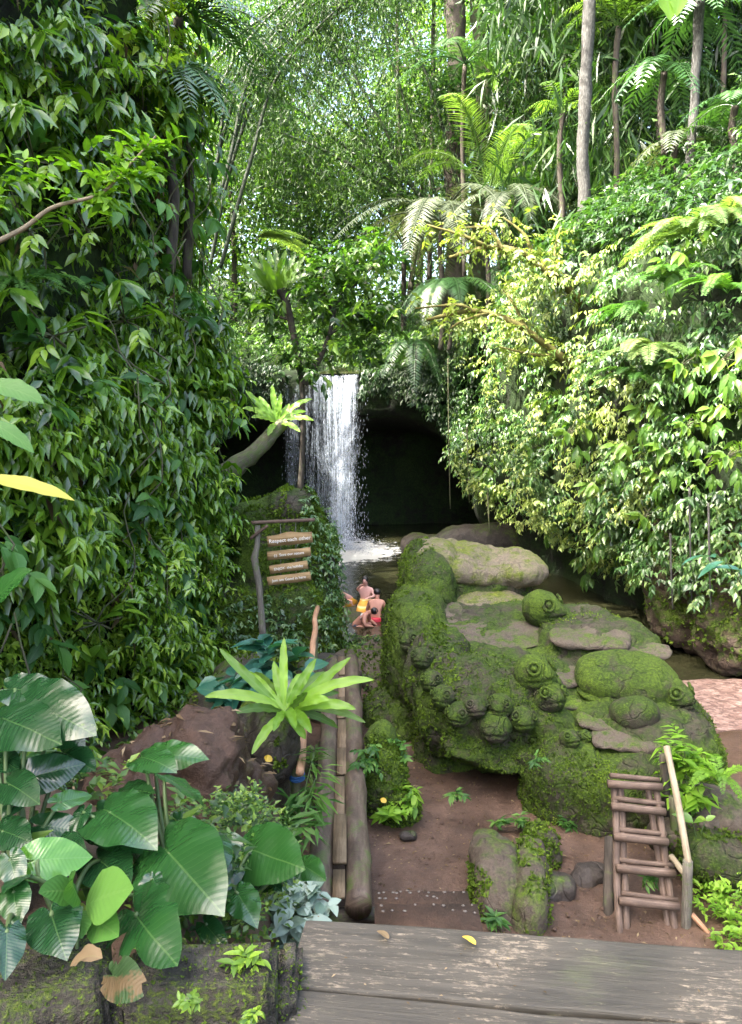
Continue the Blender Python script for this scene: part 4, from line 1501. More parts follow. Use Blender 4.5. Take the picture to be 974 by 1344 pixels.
for nm, a, b, r in [('arm', (330, 686), (413, 682), .05), ('brace', (329, 707), (351, 690), .045)]:
    mb = MB()
    board(mb, at(*a, 12.55) - s0, at(*b, 12.45) - s0, r, .05)
    mb.build(nm, M['ladder'], sg_, smooth=False)
TXT = [((351, 711), (410, 705), 14, 'Respect each other', .62), ((351, 730), (408, 724), 11.5, '(:)  Save our nature', .55), ((354, 748), (404, 741), 11, 'ENJOY  the holiday', .55), ((351, 763), (408, 756), 11.5, 'Jom am Good in here', .55)]
tops = [lambda t: .04 * np.exp(-((t - .5) / .2) ** 2), None, None, None]
for i, (a, b, h, tx, fs) in enumerate(TXT):
    mb = MB()
    pa, pb_ = at(*a, 12.5) - s0, at(*b, 12.5) - s0
    d, nrm, u = board(mb, pa, pb_, msize(h, 12.5), .03, tops[i])
    bo = mb.build('sign_board', M['sign'], sg_, smooth=False)
    fc = bpy.data.curves.new('lettering', 'FONT')
    fc.body = tx
    fc.size = msize(h, 12.5) * fs * .80
    fc.align_x, fc.align_y = 'CENTER', 'CENTER'
    fc.extrude = .002
    tf = bpy.data.objects.new('tmp', fc)
    COL.objects.link(tf)
    dg = bpy.context.evaluated_depsgraph_get()
    dg.update()
    lm_ = bpy.data.meshes.new_from_object(tf.evaluated_get(dg))
    bpy.data.objects.remove(tf)
    lm_.materials.clear()
    lm_.materials.append(M['white_paint'])
    fo = bpy.data.objects.new('lettering', lm_)
    COL.objects.link(fo)
    fo.parent = bo
    fo.location = (pa + pb_) / 2 + nrm * (.0205 if nrm[1] < 0 else -.0205)
    nn_ = nrm if nrm[1] < 0 else -nrm
    fo.rotation_euler = Matrix(np.stack([d, np.cross(nn_, d), nn_], 1).tolist()).to_euler()
for px in (368, 388):
    mb = MB()
    mb.tube([at(px, 684, 12.5) - s0, at(px + .3, 700, 12.53) - s0, at(px + .6, 725, 12.53) - s0, at(px + .6, 757, 12.53) - s0], .006, 5)
    mb.build('cord', M['string'], sg_)

# ------------------------------------------------------------------ waterfall
wf = empty('waterfall', (-1.7, 30.3, 0), 'white waterfall dropping from the overhung lip into the pool', 'waterfall')
w0 = np.array(wf.location)


def fall(name, pts_top, pts_bot, mat, Yt=30.9, Yb=29.7, n=50, m=24, seed=0, th=.05):
    (xa, xb), (ya, yb) = pts_top, pts_bot
    G = np.zeros((n, m, 3))
    t = np.linspace(0, 1, n)
    for j in range(m):
        f = j / (m - 1)
        xt, xo = xa + (xb - xa) * f, ya + (yb - ya) * f
        zt = 6.74
        z = zt * (1 - t)
        s = np.sqrt(t)
        G[:, j, 0] = xt + (xo - xt) * s ** 1.0
        G[:, j, 1] = Yt + (Yb - Yt) * s
        G[:, j, 2] = z
    nn = vnoise((G * [3, 1, .5]).reshape(-1, 3), 1.5, 3, seed).reshape(n, m)
    G[..., 1] += nn * .12
    uv = np.stack(np.meshgrid(t * 6.7 / 3.4, np.linspace(0, 1, m), indexing='ij')[::-1], -1)
    uv = uv * [1, 1]
    return MB().grid(G - w0, uv=uv.reshape(-1, 2)).build(name, M[mat], wf)


X_ = lambda px: (px - 487) / FP * 31.2
fall('veil', (X_(372), X_(484)), (X_(378), X_(480)), 'fall_thin', 31.0, 30.1, seed=1)
fall('stream', (X_(410), X_(484)), (X_(424), X_(476)), 'fall_dense', 30.95, 29.6, seed=2)
fall('stream', (X_(440), X_(478)), (X_(436), X_(468)), 'fall_dense', 30.9, 29.3, seed=3)
fall('trickle', (X_(371), X_(404)), (X_(375), X_(398)), 'fall_thin', 31.0, 29.9, seed=5)
# loose drops
mb = MB()
n = 4200
t = rng.random(n) ** .8
cx = rng.normal(X_(455) * (1 - t) + X_(450) * t, .20 + .18 * t)
wide = rng.random(n) < .22
cx = np.where(wide, rng.uniform(X_(374), X_(484), n), cx)
P = np.stack([cx, 30.75 - 1.1 * np.sqrt(t) + rng.normal(0, .12, n), 6.6 * (1 - t)], 1) - w0
D = np.stack([rng.normal(0, .05, n), rng.normal(0, .05, n), -np.ones(n)], 1)
mb.flats(P, D, np.tile([0, -1., .1], (n, 1)) + rvec(n, .4), rng.uniform(.04, .16, n), rng.uniform(.008, .016, n))
tag(mb.build('spray', M['drop'], wf), kind='stuff')
mb = MB()
n = 3500
r = np.abs(rng.normal(0, .75, n))
a = rng.uniform(0, 2 * math.pi, n)
P = np.stack([X_(455) + r * np.cos(a) * 1.2, 29.4 + r * np.sin(a) * .9, np.abs(rng.normal(0, .38, n)) * np.exp(-r * .5)], 1) - w0
mb.flats(P, rvec(n), rvec(n), rng.uniform(.015, .06, n), .02)
tag(mb.build('splash', M['drop'], wf), kind='stuff')
# stream above the lip
ug = np.stack(np.meshgrid(np.linspace(-3.7, .1, 20), np.linspace(30.9, 37, 30), indexing='ij'), -1)
zz = 6.78 + (ug[..., 1] - 30.9) * .20
ug = np.concatenate([ug, zz[..., None]], -1)
tag(MB().grid(ug).build('stream_water', M['water']), 'shallow stream running to the lip of the waterfall', 'stream', kind='structure')

# ------------------------------------------------------------------ plants
def hit(px, py, off=.6, maxd=80):
    d = nz(ray(px, py))
    r = HB.ray_cast(Vector((0, 0, CZ)), Vector(d), maxd)
    p = np.array(r[0]) if r[0] else at(px, py, 30)
    return p - d * off


def bez(a, b, c, n):
    t = np.linspace(0, 1, n)[:, None]
    return (1 - t) ** 2 * np.asarray(a) + 2 * t * (1 - t) * np.asarray(b) + t * t * np.asarray(c)


def strap(mb, base, ctrl, tip, width, hint=(0, -.5, .85), K=26, fold=.28, wavy=.22, tint=None, seed=0, prof=None):
    """a long strap leaf with a midrib fold and a wavy edge"""
    C = bez(base, ctrl, tip, K)
    T = nz(np.gradient(C, axis=0))
    N = np.tile(np.asarray(hint, float), (K, 1))
    N = nz(N - T * np.sum(N * T, 1, keepdims=True))
    S = np.cross(T, N)
    u = np.linspace(0, 1, K)
    if prof is None:
        prof = ([0, .12, .35, .62, .85, .96, 1], [.16, .45, .9, 1, .72, .32, .02])
    w = np.interp(u, prof[0], prof[1]) * width * .5
    rg = np.random.default_rng(seed + 5)
    G = []
    for s in (-1, -.5, 0, .5, 1):
        wv = np.sin(u * K * 1.1 + rg.uniform(0, 6) + s) * wavy * width * abs(s) ** 2 * .5 * (u > .1) + vnoise(np.stack([u * 9, u * 0 + s * 3, u * 0 + seed], 1), 1.5, 2, seed) * wavy * width * .4 * abs(s)
        ew = 1 + (abs(s) == 1) * .10 * vnoise(np.stack([u * 14, u * 0 + s * 5, u * 0 + seed], 1), 1, 2, seed + 1)
        G.append(C + S * (w * s * ew)[:, None] + N * (abs(s) * fold * w + wv * (w / (width * .5)))[:, None])
    G = np.stack(G, 0)
    uv = np.stack(np.meshgrid(np.linspace(0, 1, 5), u, indexing='ij'), -1).reshape(-1, 2)
    mb.grid(G, rng.random() if tint is None else tint, uv)
    return mb


def pinnate(mb, base, ctrl, tip, n, ll, lw, droop=.35, tint=None, rad=.012, prof=MID, fwd=.55, hint=UP, taper=True, v=.25):
    """a feather frond: rachis with rows of leaflets"""
    C = bez(base, ctrl, tip, max(n // 2, 8))
    mb.tube(C, np.linspace(rad, rad * .25, len(C)), 5, .3, cap=False)
    t = np.linspace(.10, 1, n)
    P = np.stack([np.interp(t, np.linspace(0, 1, len(C)), C[:, i]) for i in range(3)], 1)
    T = nz(np.gradient(P, axis=0))
    N = np.tile(np.asarray(hint, float), (n, 1))
    N = nz(N - T * np.sum(N * T, 1, keepdims=True) + 1e-6)
    S = np.cross(T, N)
    sc_ = np.interp(t, [0, .15, .45, .8, 1], [.45, .8, 1, .65, .25]) if taper else np.ones(n)
    tt = rng.random() * .7 if tint is None else tint
    for sg in (-1, 1):
        D = S * sg + T * fwd + N * v + rng.normal(0, .07, (n, 3)) - UP * .10
        mb.leaves(P + rng.normal(0, .003, (n, 3)), D, N + S * sg * -.25, ll * sc_ * rng.uniform(.9, 1.1, n), lw * np.sqrt(sc_), np.clip(tt + rng.normal(0, .08, n), 0, 1), prof, droop, .12)
    return mb


def fern(name, label, loc, n, L, mat, up=.6, spread=1.0, rz=0, cat='fern', group=None, leaflets=30, lw=.030, seed=0, face=None):
    rg = np.random.default_rng(seed + 900)
    root = empty(name, loc, label, cat, group)
    for i in range(n):
        a = rz + i * 2.399 + rg.uniform(-.3, .3)
        if face is not None:
            a = face + rg.uniform(-1.3, 1.3)
        l = L * rg.uniform(.75, 1.1)
        h = np.array([math.cos(a), math.sin(a), 0])
        lift = up * rg.uniform(.6, 1.3)
        mb = MB()
        pinnate(mb, (0, 0, 0), h * l * .45 * spread + UP * l * lift * .8, h * l * spread * .95 + UP * l * (lift * .5 - .35 * rg.uniform(.4, 1.3)), leaflets, l * .20, lw * l / .6, .2, rad=.008 * l)
        mb.build('frond', M[mat], root)
    return root


# ---- bird's nest ferns
def nest_fern(label, c, fronds, Yd, wpx, mat='lf_nest', name='nest_fern', darks=(), depth=.35):
    root = empty(name, c, label, 'fern')
    c = np.array(c)
    for i, (x, y, dy) in enumerate(fronds):
        tip = at(x, y, Yd + dy)
        b = c + np.array([rng.normal(0, .02), rng.normal(0, .02), 0])
        v = tip - b
        L = np.linalg.norm(v)
        ctrl = b + v * .5 + UP * L * (.22 if v[2] < L * .6 else .02) + np.array([0, -.05, 0])
        mb = MB()
        strap(mb, b - c, ctrl - c, tip - c, msize(wpx, Yd) * (.8 + .25 * rng.random()), (0, -.75, .65), seed=i, tint=.25 + .7 * rng.random())
        mb.build('frond', M['lf_nest_dark' if i in darks else mat], root)
    return root


def zz7(x, y):
    return 270 + x / 3.3586, 820 + y / 3.3586


F7 = [(60, 105, .2), (-5, 318, -.1), (345, 55, .25), (487, 148, .15), (640, 142, .1), (742, 243, -.05), (662, 372, -.2), (706, 432, -.15), (466, 478, -.6), (398, 458, -.7),
      (203, 572, -.5), (212, 212, .45), (532, 208, .4), (128, 392, -.35), (585, 455, .1), (440, 505, -.35), (265, 250, .35), (420, 215, .3), (180, 400, .3), (300, 160, .3), (590, 300, .25), (150, 200, .3), (450, 300, -.3), (300, 470, -.5), (545, 330, -.2)]
nc = at(*zz7(352, 385), 6.55)
nest_fern('big bright lime bird nest fern on the stump in the middle foreground', nc, [(*zz7(a, b), d) for a, b, d in F7], 6.55, 14.5, darks=(7, 11, 12, 13, 14, 18, 20, 22))
c2 = at(363, 556, 22.0)
nest_fern('bird nest fern perched on the slanting log before the waterfall', c2, [(322, 512, 0), (357, 505, .2), (369, 516, .1), (410, 524, -.1), (412, 552, -.3), (394, 567, -.5), (352, 572, -.6), (318, 536, -.3), (330, 548, -.4), (402, 540, .3), (340, 520, .3), (380, 530, .4)], 22.0, 9)
c3 = at(365, 392, 24.0)
nest_fern('large dark upright bird nest fern on top of the tree pillar left of the fall', c3, [(318, 345, 0), (328, 335, .4), (340, 331, .3), (352, 328, .2), (362, 327, .5), (375, 328, 0), (388, 332, .3), (400, 336, -.1), (408, 345, .3), (322, 360, -.3), (406, 360, -.4), (345, 340, -.6), (370, 338, -.7), (390, 345, -.5), (333, 350, -.5)], 24.0, 12, 'lf_nest_dark')
c4 = at(652, 100, 30.0)
nest_fern('small epiphyte nest fern high beside the pair of dark trunks', c4, [(627, 75, 0), (660, 66, .2), (668, 78, .1), (690, 82, -.2), (625, 103, -.3), (682, 108, -.2), (648, 122, -.3), (640, 80, .3), (675, 95, -.5)], 30.0, 8)

# the pillar and branches that carry them
def limb(name, label, cat, pts, radii, mat='bark_mossy', group=None, sides=10, sm=24):
    P = catmull(np.array(pts, float), max(sm // len(pts), 4))
    r = np.interp(np.linspace(0, 1, len(P)), np.linspace(0, 1, len(radii)), radii)
    root = empty(name, P[0], label, cat, group)
    mb = MB().tube(P - P[0] + np.stack([vnoise(P, 1.1, 2, 3), vnoise(P, 1.1, 2, 4), 0 * r], 1) * (r * .5)[:, None] * sstep(0, 2, np.arange(len(P)))[:, None], r, sides, wob=.16)
    mb.build('trunk' if cat == 'tree' else 'stem', M[mat], root)
    return root, P


limb('leaning_log', 'mossy leaning log carrying a nest fern left of the waterfall', 'log', [at(285, 634, 21.0), at(325, 600, 21.4), at(372, 556, 22.0)], [.30, .24, .17])

wt, P = limb('waterside_tree', 'slender forked tree standing in front of the waterfall', 'tree', [at(394, 650, 24.2), at(396, 600, 24.2), at(398, 540, 24.2), at(396, 500, 24.2), at(386, 440, 24.2), at(376, 400, 24.0), at(370, 380, 24.0)], [.10, .085, .08, .08, .10, .12, .2], 'bark_dark')
w0t = P[0]
mb = MB()
for pts, r in [([(400, 505), (420, 470), (432, 440), (440, 405), (452, 380)], .10), ([(432, 440), (460, 420), (490, 405)], .05), ([(380, 420), (352, 410), (330, 395)], .05), ([(440, 405), (470, 370), (500, 340)], .05), ([(438, 412), (425, 380), (430, 345)], .04)]:
    Q = catmull(np.array([at(x, y, 24.1) for x, y in pts]), 6)
    mb.tube(Q - w0t, np.linspace(r, r * .35, len(Q)), 7)
mb.build('branch', M['bark_dark'], wt)
mb = MB()
A = []
for (x, y, sx, sy, n) in [(440, 350, 45, 25, 130), (490, 330, 25, 20, 60), (470, 400, 45, 22, 110), (415, 390, 30, 25, 70), (345, 400, 22, 20, 50), (505, 415, 22, 18, 40), (400, 470, 30, 25, 50), (460, 455, 40, 15, 60)]:
    for k in range(n):
        A.append(at(x + rng.normal(0, sx * .6), y + rng.normal(0, sy * .6), 24.2 + rng.normal(0, .8)))
A = np.array(A)
sprays(mb, A - w0t, nz(rvec(len(A), 1) + UP * .3), .35, 6, .30, .12, .25, BROAD)
mb.build('crown', M['lf_back'], wt)

# ---- big trunks
def tall_tree(label, pts, radii, mat, crown=None, lm='lf_back_dark', name='forest_tree', group=None, seed=0):
    root, P = limb(name, label, 'tree', pts, radii, mat, group, 12, 40)
    if crown:
        rg = np.random.default_rng(seed)
        n, cr, ls = crown
        top = P[-1] - P[0]
        mb = MB()
        mb2 = MB()
        C = top + rg.normal(0, 1, (40, 3)) * cr * np.array([.5, .5, .3])
        for c in C[:8]:
            mb2.tube([top - UP * .8, (top + c) / 2, c], [.12, .08, .03], 6)
        mb2.build('limb', M[mat], root)
        A = np.repeat(C, n // 40, 0) + rg.normal(0, cr * .16, (n // 40 * 40, 3))
        Q = np.repeat(A, 5, 0) + rg.normal(0, .2, (len(A) * 5, 3))
        mb.flats(Q, rg.normal(0, 1, Q.shape) - UP * .3, UP + rg.normal(0, .5, Q.shape), ls * rg.uniform(.7, 1.2, len(Q)), ls * .4)
        mb.build('crown', M[lm], root)
    return root


def foot(px, py, Yd, sink=.4):
    p = at(px, py, Yd)
    return np.array([p[0], p[1], min(hz(p[0], p[1]) - sink, p[2])])


tall_tree('pale lichen-spotted forest trunk rising above the mossy branches', [foot(786, 360, 23.5), at(783, 345, 23.5), at(768, 280, 23.5), at(766, 200, 23.5), at(771, 100, 23.5), at(774, 0, 23.5), at(772, -120, 23.5), at(770, -230, 23.5)], [.34, .24, .18, .17, .17, .18, .16, .14], 'bark_pale', (1600, 3.0, .3), seed=1)
tall_tree('thick dark trunk, left one of the pair at the top', [foot(600, 200, 34), at(598, 190, 34), at(600, 100, 34), at(597, 0, 34), at(598, -150, 34)], [.50, .42, .38, .42, .36], 'bark_dark', (1600, 3.5, .3), seed=2)
tall_tree('dark brown trunk, right one of the pair at the top', [foot(632, 150, 34.5), at(632, 120, 34.5), at(628, 60, 34.5), at(630, 0, 34.5), at(640, -150, 34.5)], [.40, .32, .27, .30, .26], 'bark_mossy', (1200, 3.0, .3), seed=3)
tall_tree('slim mottled pale palm stem near the top right corner', [foot(902, 300, 20), at(903, 285, 20), at(906, 210, 20), at(913, 100, 20), at(918, 0, 20), at(920, -60, 20)], [.13, .11, .10, .11, .12, .13], 'bark_pale', name='palm_stem')
limb('leaning_tree', 'lichen-covered trunk leaning across the right slope', 'fallen tree', [foot(846, 345, 20.6), at(850, 325, 20.6), at(872, 280, 20.4), at(892, 255, 20.2), at(935, 225, 20)], [.24, .22, .18, .15, .08], 'bark_mossy')
for i, (px, py0, Yd, r, dx) in enumerate([(530, 330, 36, .10, -6), (690, 250, 33, .12, 4), (715, 260, 31, .10, -5), (735, 270, 29, .08, 6), (820, 250, 27, .09, 8), (668, 240, 35, .12, -3), (565, 280, 37, .11, 3), (865, 230, 25, .07, -6), (945, 240, 24, .08, 5)]):
    tall_tree(['thin dark stem low behind the drooping grey palms', 'thin straight stem right of the twin dark trunks', 'slender stem left of the pale lichen-spotted trunk', 'thin dark stem touching the left side of the pale lichen-spotted trunk', 'thin stem in the dark thicket right of the pale lichen-spotted trunk',
               'straight stem just right of the brown trunk of the pair', 'thin stem left of the twin dark trunks', 'thin stem left of the slim mottled palm stem', 'thin stem between the slim mottled palm stem and the right edge'][i],
              [foot(px, py0, Yd), at(px, py0 - 20, Yd), at(px + dx, py0 - 140, Yd), at(px + dx * 1.6, -60, Yd)], [r * 1.3, r, r * .9, r * .7], 'bark_dark', (800, 2.2, .28), 'lf_back_dark', 'young_tree', 'thin stems in the forest', 20 + i)


# ---- mossy bare branches on the right cliff
def mossy_branch(label, main, twigs, Yd, leafn, seed, lm='lf_yellow'):
    rg = np.random.default_rng(seed)
    Q = catmull(np.array([at(x, y, Yd + dy) for x, y, dy in main]), 7)
    root = empty('mossy_branch', Q[0], label, 'branch')
    mb = MB().tube(Q - Q[0], np.linspace(.13, .045, len(Q)), 8, wob=.25)
    mb.build('stem', M['branch_moss'], root)
    A = []
    for tw in twigs:
        T = catmull(np.array([at(x, y, Yd + dy) for x, y, dy in tw]), 5)
        mb = MB().tube(T - Q[0], np.linspace(.06, .02, len(T)), 6, wob=.25)
        mb.build('twig', M['branch_moss'], root)
        A += list(T[rg.integers(0, len(T), leafn // len(twigs))])
    A = np.array(A + list(Q[rg.integers(0, len(Q), leafn // 2)])) - Q[0]
    A = A + rg.normal(0, .16, A.shape)
    mb = MB()
    sprays(mb, A, nz(rg.normal(0, 1, A.shape) + UP * .3), .3, 6, .17, .08, .35, MID)
    mb.build('foliage', M[lm], root)


mossy_branch('yellow mossy branch, the upper one sprawling over the right cliff', [(792, 420, .3), (762, 395, 0), (735, 370, -.2), (712, 350, -.3), (680, 330, -.2), (640, 325, 0), (590, 338, .3)],
             [[(735, 370, -.2), (728, 335, -.3), (735, 300, 0)], [(700, 342, -.3), (690, 310, -.2), (660, 285, 0)], [(660, 328, -.2), (640, 300, 0), (600, 300, .2)], [(762, 395, 0), (790, 375, -.3), (815, 350, -.2)], [(640, 325, 0), (610, 310, -.2), (560, 295, 0)]], 20.3, 150, 1)
mossy_branch('yellow mossy branch, the lower one reaching toward the cave', [(765, 490, .2), (735, 468, 0), (700, 440, -.2), (668, 420, -.2), (620, 408, 0), (560, 420, .4)],
             [[(735, 468, 0), (700, 465, -.2), (655, 455, 0)], [(690, 432, -.2), (675, 400, -.2), (660, 380, 0)], [(640, 412, -.1), (610, 420, -.2), (585, 435, 0)], [(620, 408, 0), (600, 400, -.1), (545, 405, .2)]], 20.6, 110, 2)


# ---- bamboo
def bamboo(label, culms, Yd, n_leaf, seed, mat='lf_bamboo', spread=1.0, t0=.45, ls=.22):
    rg = np.random.default_rng(seed)
    first = at(*culms[0][0], Yd)
    root = empty('bamboo_clump', first, label, 'bamboo')
    A = []
    for i, c in enumerate(culms):
        Q = catmull(np.array([at(x, y, Yd + .5 * math.sin(i * 2.1)) for x, y in c]), 8)
        n = len(Q)
        r = np.interp(np.linspace(0, 1, n), [0, .5, 1], [.07, .06, .015])
        mb = MB().tube(Q - first, r, 7)
        mb.build('culm', M['culm'], root)
        k = rg.integers(int(n * t0), n, n_leaf // len(culms))
        A.append(Q[k] + rg.normal(0, .55 * spread, (len(k), 3)) - UP * np.abs(rg.normal(0, .5 * spread, len(k)))[:, None])
    A = np.concatenate(A) - first
    Q = np.repeat(A, 6, 0) + rg.normal(0, .16, (len(A) * 6, 3))
    D = rg.normal(0, .6, Q.shape) - UP * .75
    mb = MB()
    mb.flats(Q, D, rg.normal(0, 1, Q.shape) + UP * .3, ls * rg.uniform(.6, 1.3, len(Q)), ls * .17, np.clip(np.repeat(rg.random(len(A)), 6) * .8 + rg.normal(0, .1, len(Q)), 0, 1))
    mb.build('foliage', M[mat], root)
    return root


cul = []
rb_ = np.random.default_rng(12)
for i in range(9):
    b = 232 + i * 9 + rb_.uniform(-8, 8)
    e = 322 + i * 16 + rb_.uniform(-16, 16)
    cul.append([(b - 20, 330 + i * 3), (b + 10 + rb_.uniform(-6, 10), 215), (b + 36 + i * 4 + rb_.uniform(-8, 8), 105 - i * 3 + rb_.uniform(-12, 12)), (e + 24, 20 - i * 5 + rb_.uniform(-14, 14)), (e + 100 + i * 6, -30 - i * 9 + rb_.uniform(-20, 25))])
bamboo('arching dark bamboo clump at the top left of the waterfall', cul, 27, 3600, 3, spread=1.3)
cul = [[(655, 330), (560, 262), (470, 178), (395, 95), (350, 40)], [(640, 320), (560, 270), (480, 215), (400, 150), (330, 110)], [(600, 330), (545, 250), (500, 160), (450, 70), (420, -10)], [(590, 310), (560, 220), (530, 130), (500, 30), (490, -40)],
       [(560, 330), (520, 240), (470, 140), (430, 40), (410, -40)], [(580, 300), (520, 255), (440, 205), (370, 175), (320, 165)], [(615, 300), (590, 200), (560, 100), (520, 0), (500, -60)], [(535, 330), (500, 280), (430, 235), (380, 215), (330, 208)]]
bamboo('bamboo clump of crossing culms leaning left in the middle distance', cul, 33, 4600, 4, spread=1.6, t0=.3, ls=.26)
cul = [[(690 + i * 16, 300), (688 + i * 18 + (i % 3) * 6, 180), (694 + i * 15 - (i % 2) * 14, 60), (700 + i * 14 + (i % 2) * 20, -60)] for i in range(8)]
bamboo('dense upright bamboo thicket between the trunks at the top right', cul, 30, 3600, 5, spread=1.2, t0=.1, ls=.26)
cul = [[(800 + i * 20, 270), (806 + i * 18 + (i % 3) * 8, 170), (800 + i * 26 - (i % 2) * 26, 60), (790 + i * 30, -60)] for i in range(8)]
bamboo('shaded bamboo thicket behind the slim mottled palm stem', cul, 26, 3600, 6, spread=1.2, t0=.1, ls=.24)


# ---- palms
def palm(name, label, loc, n, L, mat, up=.7, droop=.5, nl=34, ll=.42, lw=.05, rz=0, cat='palm', group=None, seed=0, arc=(0, 2 * math.pi), v=.25, trunk=None):
    rg = np.random.default_rng(seed + 300)
    root = empty(name, loc, label, cat, group)
    if trunk:
        trunk = max(loc[2] - hz(loc[0], loc[1]) + .5, 1.0)
        mb = MB().tube(catmull(np.array([(0, 0, -trunk), (.1, 0, -trunk * .6), (-.05, 0, -trunk * .25), (0, 0, 0)]), 5), .085, 8, wob=.15)
        mb.build('trunk', M['bark_dark'], root)
    for i in range(n):
        a = arc[0] + (arc[1] - arc[0]) * ((i + rg.uniform(-.25, .25)) / n) + rz
        l = L * rg.uniform(.8, 1.1)
        h = np.array([math.cos(a), math.sin(a), 0])
        u_ = up * rg.uniform(.7, 1.25)
        mb = MB()
        pinnate(mb, (0, 0, 0), h * l * .38 + UP * l * u_ * .8, h * l * .9 + UP * l * (u_ * .7 - droop * rg.uniform(.6, 1.2)), nl, ll * L / 2.5, lw * L / 2.5, .35, rad=.022 * L / 2.5, fwd=.7, v=v)
        mb.build('frond', M[mat], root)
    return root


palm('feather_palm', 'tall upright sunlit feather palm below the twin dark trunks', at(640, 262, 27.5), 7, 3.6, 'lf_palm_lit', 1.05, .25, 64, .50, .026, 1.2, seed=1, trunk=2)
palm('feather_palm', 'silvery palm whose fronds bend down left of the upright palm', at(580, 295, 28.5), 13, 4.6, 'lf_palm_grey', .45, .75, 64, .40, .024, .4, seed=2, trunk=2)
palm('feather_palm', 'silvery palm drooping right of the upright palm', at(672, 270, 26.5), 11, 3.0, 'lf_palm_grey', .5, .75, 60, .45, .026, .9, seed=3, trunk=1.5)
palm('feather_palm', 'dark palm with long fronds hanging over the cave', at(590, 380, 28.5), 13, 3.0, 'lf_palm', .45, .95, 60, .50, .03, 0, seed=4, trunk=2)
palm('feather_palm', 'dark palm at the cave rim with one frond dangling below it', at(545, 450, 29.5), 10, 2.0, 'lf_palm', .35, 1.0, 34, .55, .06, .3, seed=5, trunk=1)
palm('feather_palm', 'dark high palm sweeping a frond left in front of the bamboo', at(610, 85, 31), 8, 3.8, 'lf_palm', .35, .55, 60, .5, .03, 2.0, seed=6, trunk=3)
palm('feather_palm', 'broad-leaflet palm crowning the slim mottled stem', at(918, 5, 20), 9, 2.1, 'lf_palm', .25, .75, 20, .62, .10, .5, seed=7)
palm('feather_palm', 'small broad-leaflet palm left of the slim mottled stem', at(872, 95, 21), 9, 1.9, 'lf_palm', .35, .7, 18, .62, .10, 1.4, seed=8, trunk=3)
palm('feather_palm', 'grey-green palm hanging beside the slim stem, low on its left', at(888, 190, 20.5), 8, 1.6, 'lf_palm_grey', .4, .8, 18, .62, .10, .2, seed=9, trunk=2)
palm('feather_palm', 'palm at the right edge, middle of the slope', at(965, 140, 19), 8, 1.7, 'lf_palm', .4, .7, 18, .6, .10, .9, seed=10, trunk=2)
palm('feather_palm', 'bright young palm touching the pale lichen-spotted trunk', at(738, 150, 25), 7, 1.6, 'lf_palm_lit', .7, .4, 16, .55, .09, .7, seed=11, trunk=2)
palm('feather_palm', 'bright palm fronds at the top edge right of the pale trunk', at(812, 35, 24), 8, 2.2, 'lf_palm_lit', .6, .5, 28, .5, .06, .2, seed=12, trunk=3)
palm('feather_palm', 'glossy palm leaning out of the left cliff top', at(235, 25, 13.3), 9, 2.0, 'lf_palm', .3, .55, 26, .55, .07, -.4, seed=13, arc=(-1.6, 1.4), trunk=1)
palm('feather_palm', 'second glossy palm lower on the left cliff top', at(215, 100, 12.6), 8, 1.7, 'lf_palm', .25, .7, 26, .55, .07, -.4, seed=14, arc=(-1.5, 1.5), trunk=1)
palm('feather_palm', 'palm at the right edge above the tree ferns', at(968, 255, 17.5), 8, 1.5, 'lf_palm', .4, .6, 20, .55, .08, 2.4, seed=15, trunk=1)

# ---- ferns
RF = 'tree ferns on the right cliff'
for i, (px, py, off, L, mt, lb) in enumerate([
    (905, 315, 1.3, 1.5, 'lf_fern_pale', 'big pale tree fern highest on the right slope'), (950, 300, 1.2, 1.3, 'lf_fern_pale', 'pale tree fern at the right edge beside the highest fern'),
    (880, 375, 1.3, 1.2, 'lf_fern', 'green tree fern just under the highest pale fern'), (845, 415, 1.3, 1.1, 'lf_fern', 'small green fern left of the drooping whitish fern'),
    (850, 470, 1.4, 1.3, 'lf_fern_pale', 'drooping whitish fern in the middle of the right cliff'), (835, 500, 1.4, 1.1, 'lf_fern', 'green fern hanging just below the whitish fern'),
    (955, 385, 1.3, 1.1, 'lf_fern', 'green fern at the right edge under the pale tree ferns'), (825, 720, 1.4, .9, 'lf_fern_pale', 'lowest pale fern dangling over the dark stream on the right'), (700, 250, 2.0, 1.2, 'lf_fern', 'fern among the pale creeper above the upper mossy branch')]):
    fern('tree_fern', lb, hit(px, py, off), 9, L, mt, .55, 1, i, 'fern', RF, 60, .013, i, face=math.pi * 1.2 + .3 * (i % 3 - 1))
for i, (px, py, off, L, mt, lb) in enumerate([
    (110, 690, .9, .62, 'lf_fern', 'fern in the middle of the left cliff under the yellowing leaf'), (175, 645, .9, .6, 'lf_fern', 'fern with one straight frond on the left cliff'), (95, 740, .9, .6, 'lf_fern', 'fern low on the left cliff above the heart-leaved plants'),
    (30, 560, .8, .6, 'lf_fern', 'fern at the left edge under the broad pale leaf'), (150, 770, .9, .55, 'lf_fern', 'lowest fern of the left cliff'), (60, 370, .8, .7, 'lf_fern', 'fern high on the left edge under the bright lime twig'),
    (20, 380, .7, .7, 'lf_fern', 'fern at the left edge in the upper shade'), (255, 815, .8, .5, 'lf_fern', 'bright fern at the right end of the left cliff near the sign post'), (250, 915, .9, .5, 'lf_fern', 'small fern left of the big nest fern')]):
    fern('wall_fern', lb, hit(px, py, off), 6, L, mt, .4, 1, i, 'fern', 'ferns on the left cliff', 36, .022, 30 + i, face=-.9)
fern('tree_fern', 'pale fern fronds spreading above the dark nest fern pillar', at(335, 312, 21.5), 7, 1.7, 'lf_fern_pale', .25, 1, 0, 'fern', None, 60, .013, 60, face=-.4)
fern('ground_fern', 'bright yellow-green fern right of the ladder', at(945, 1025, 7.3), 8, .42, 'lf_ground', .8, 1, .4, 'fern', None, 34, .03, 61)

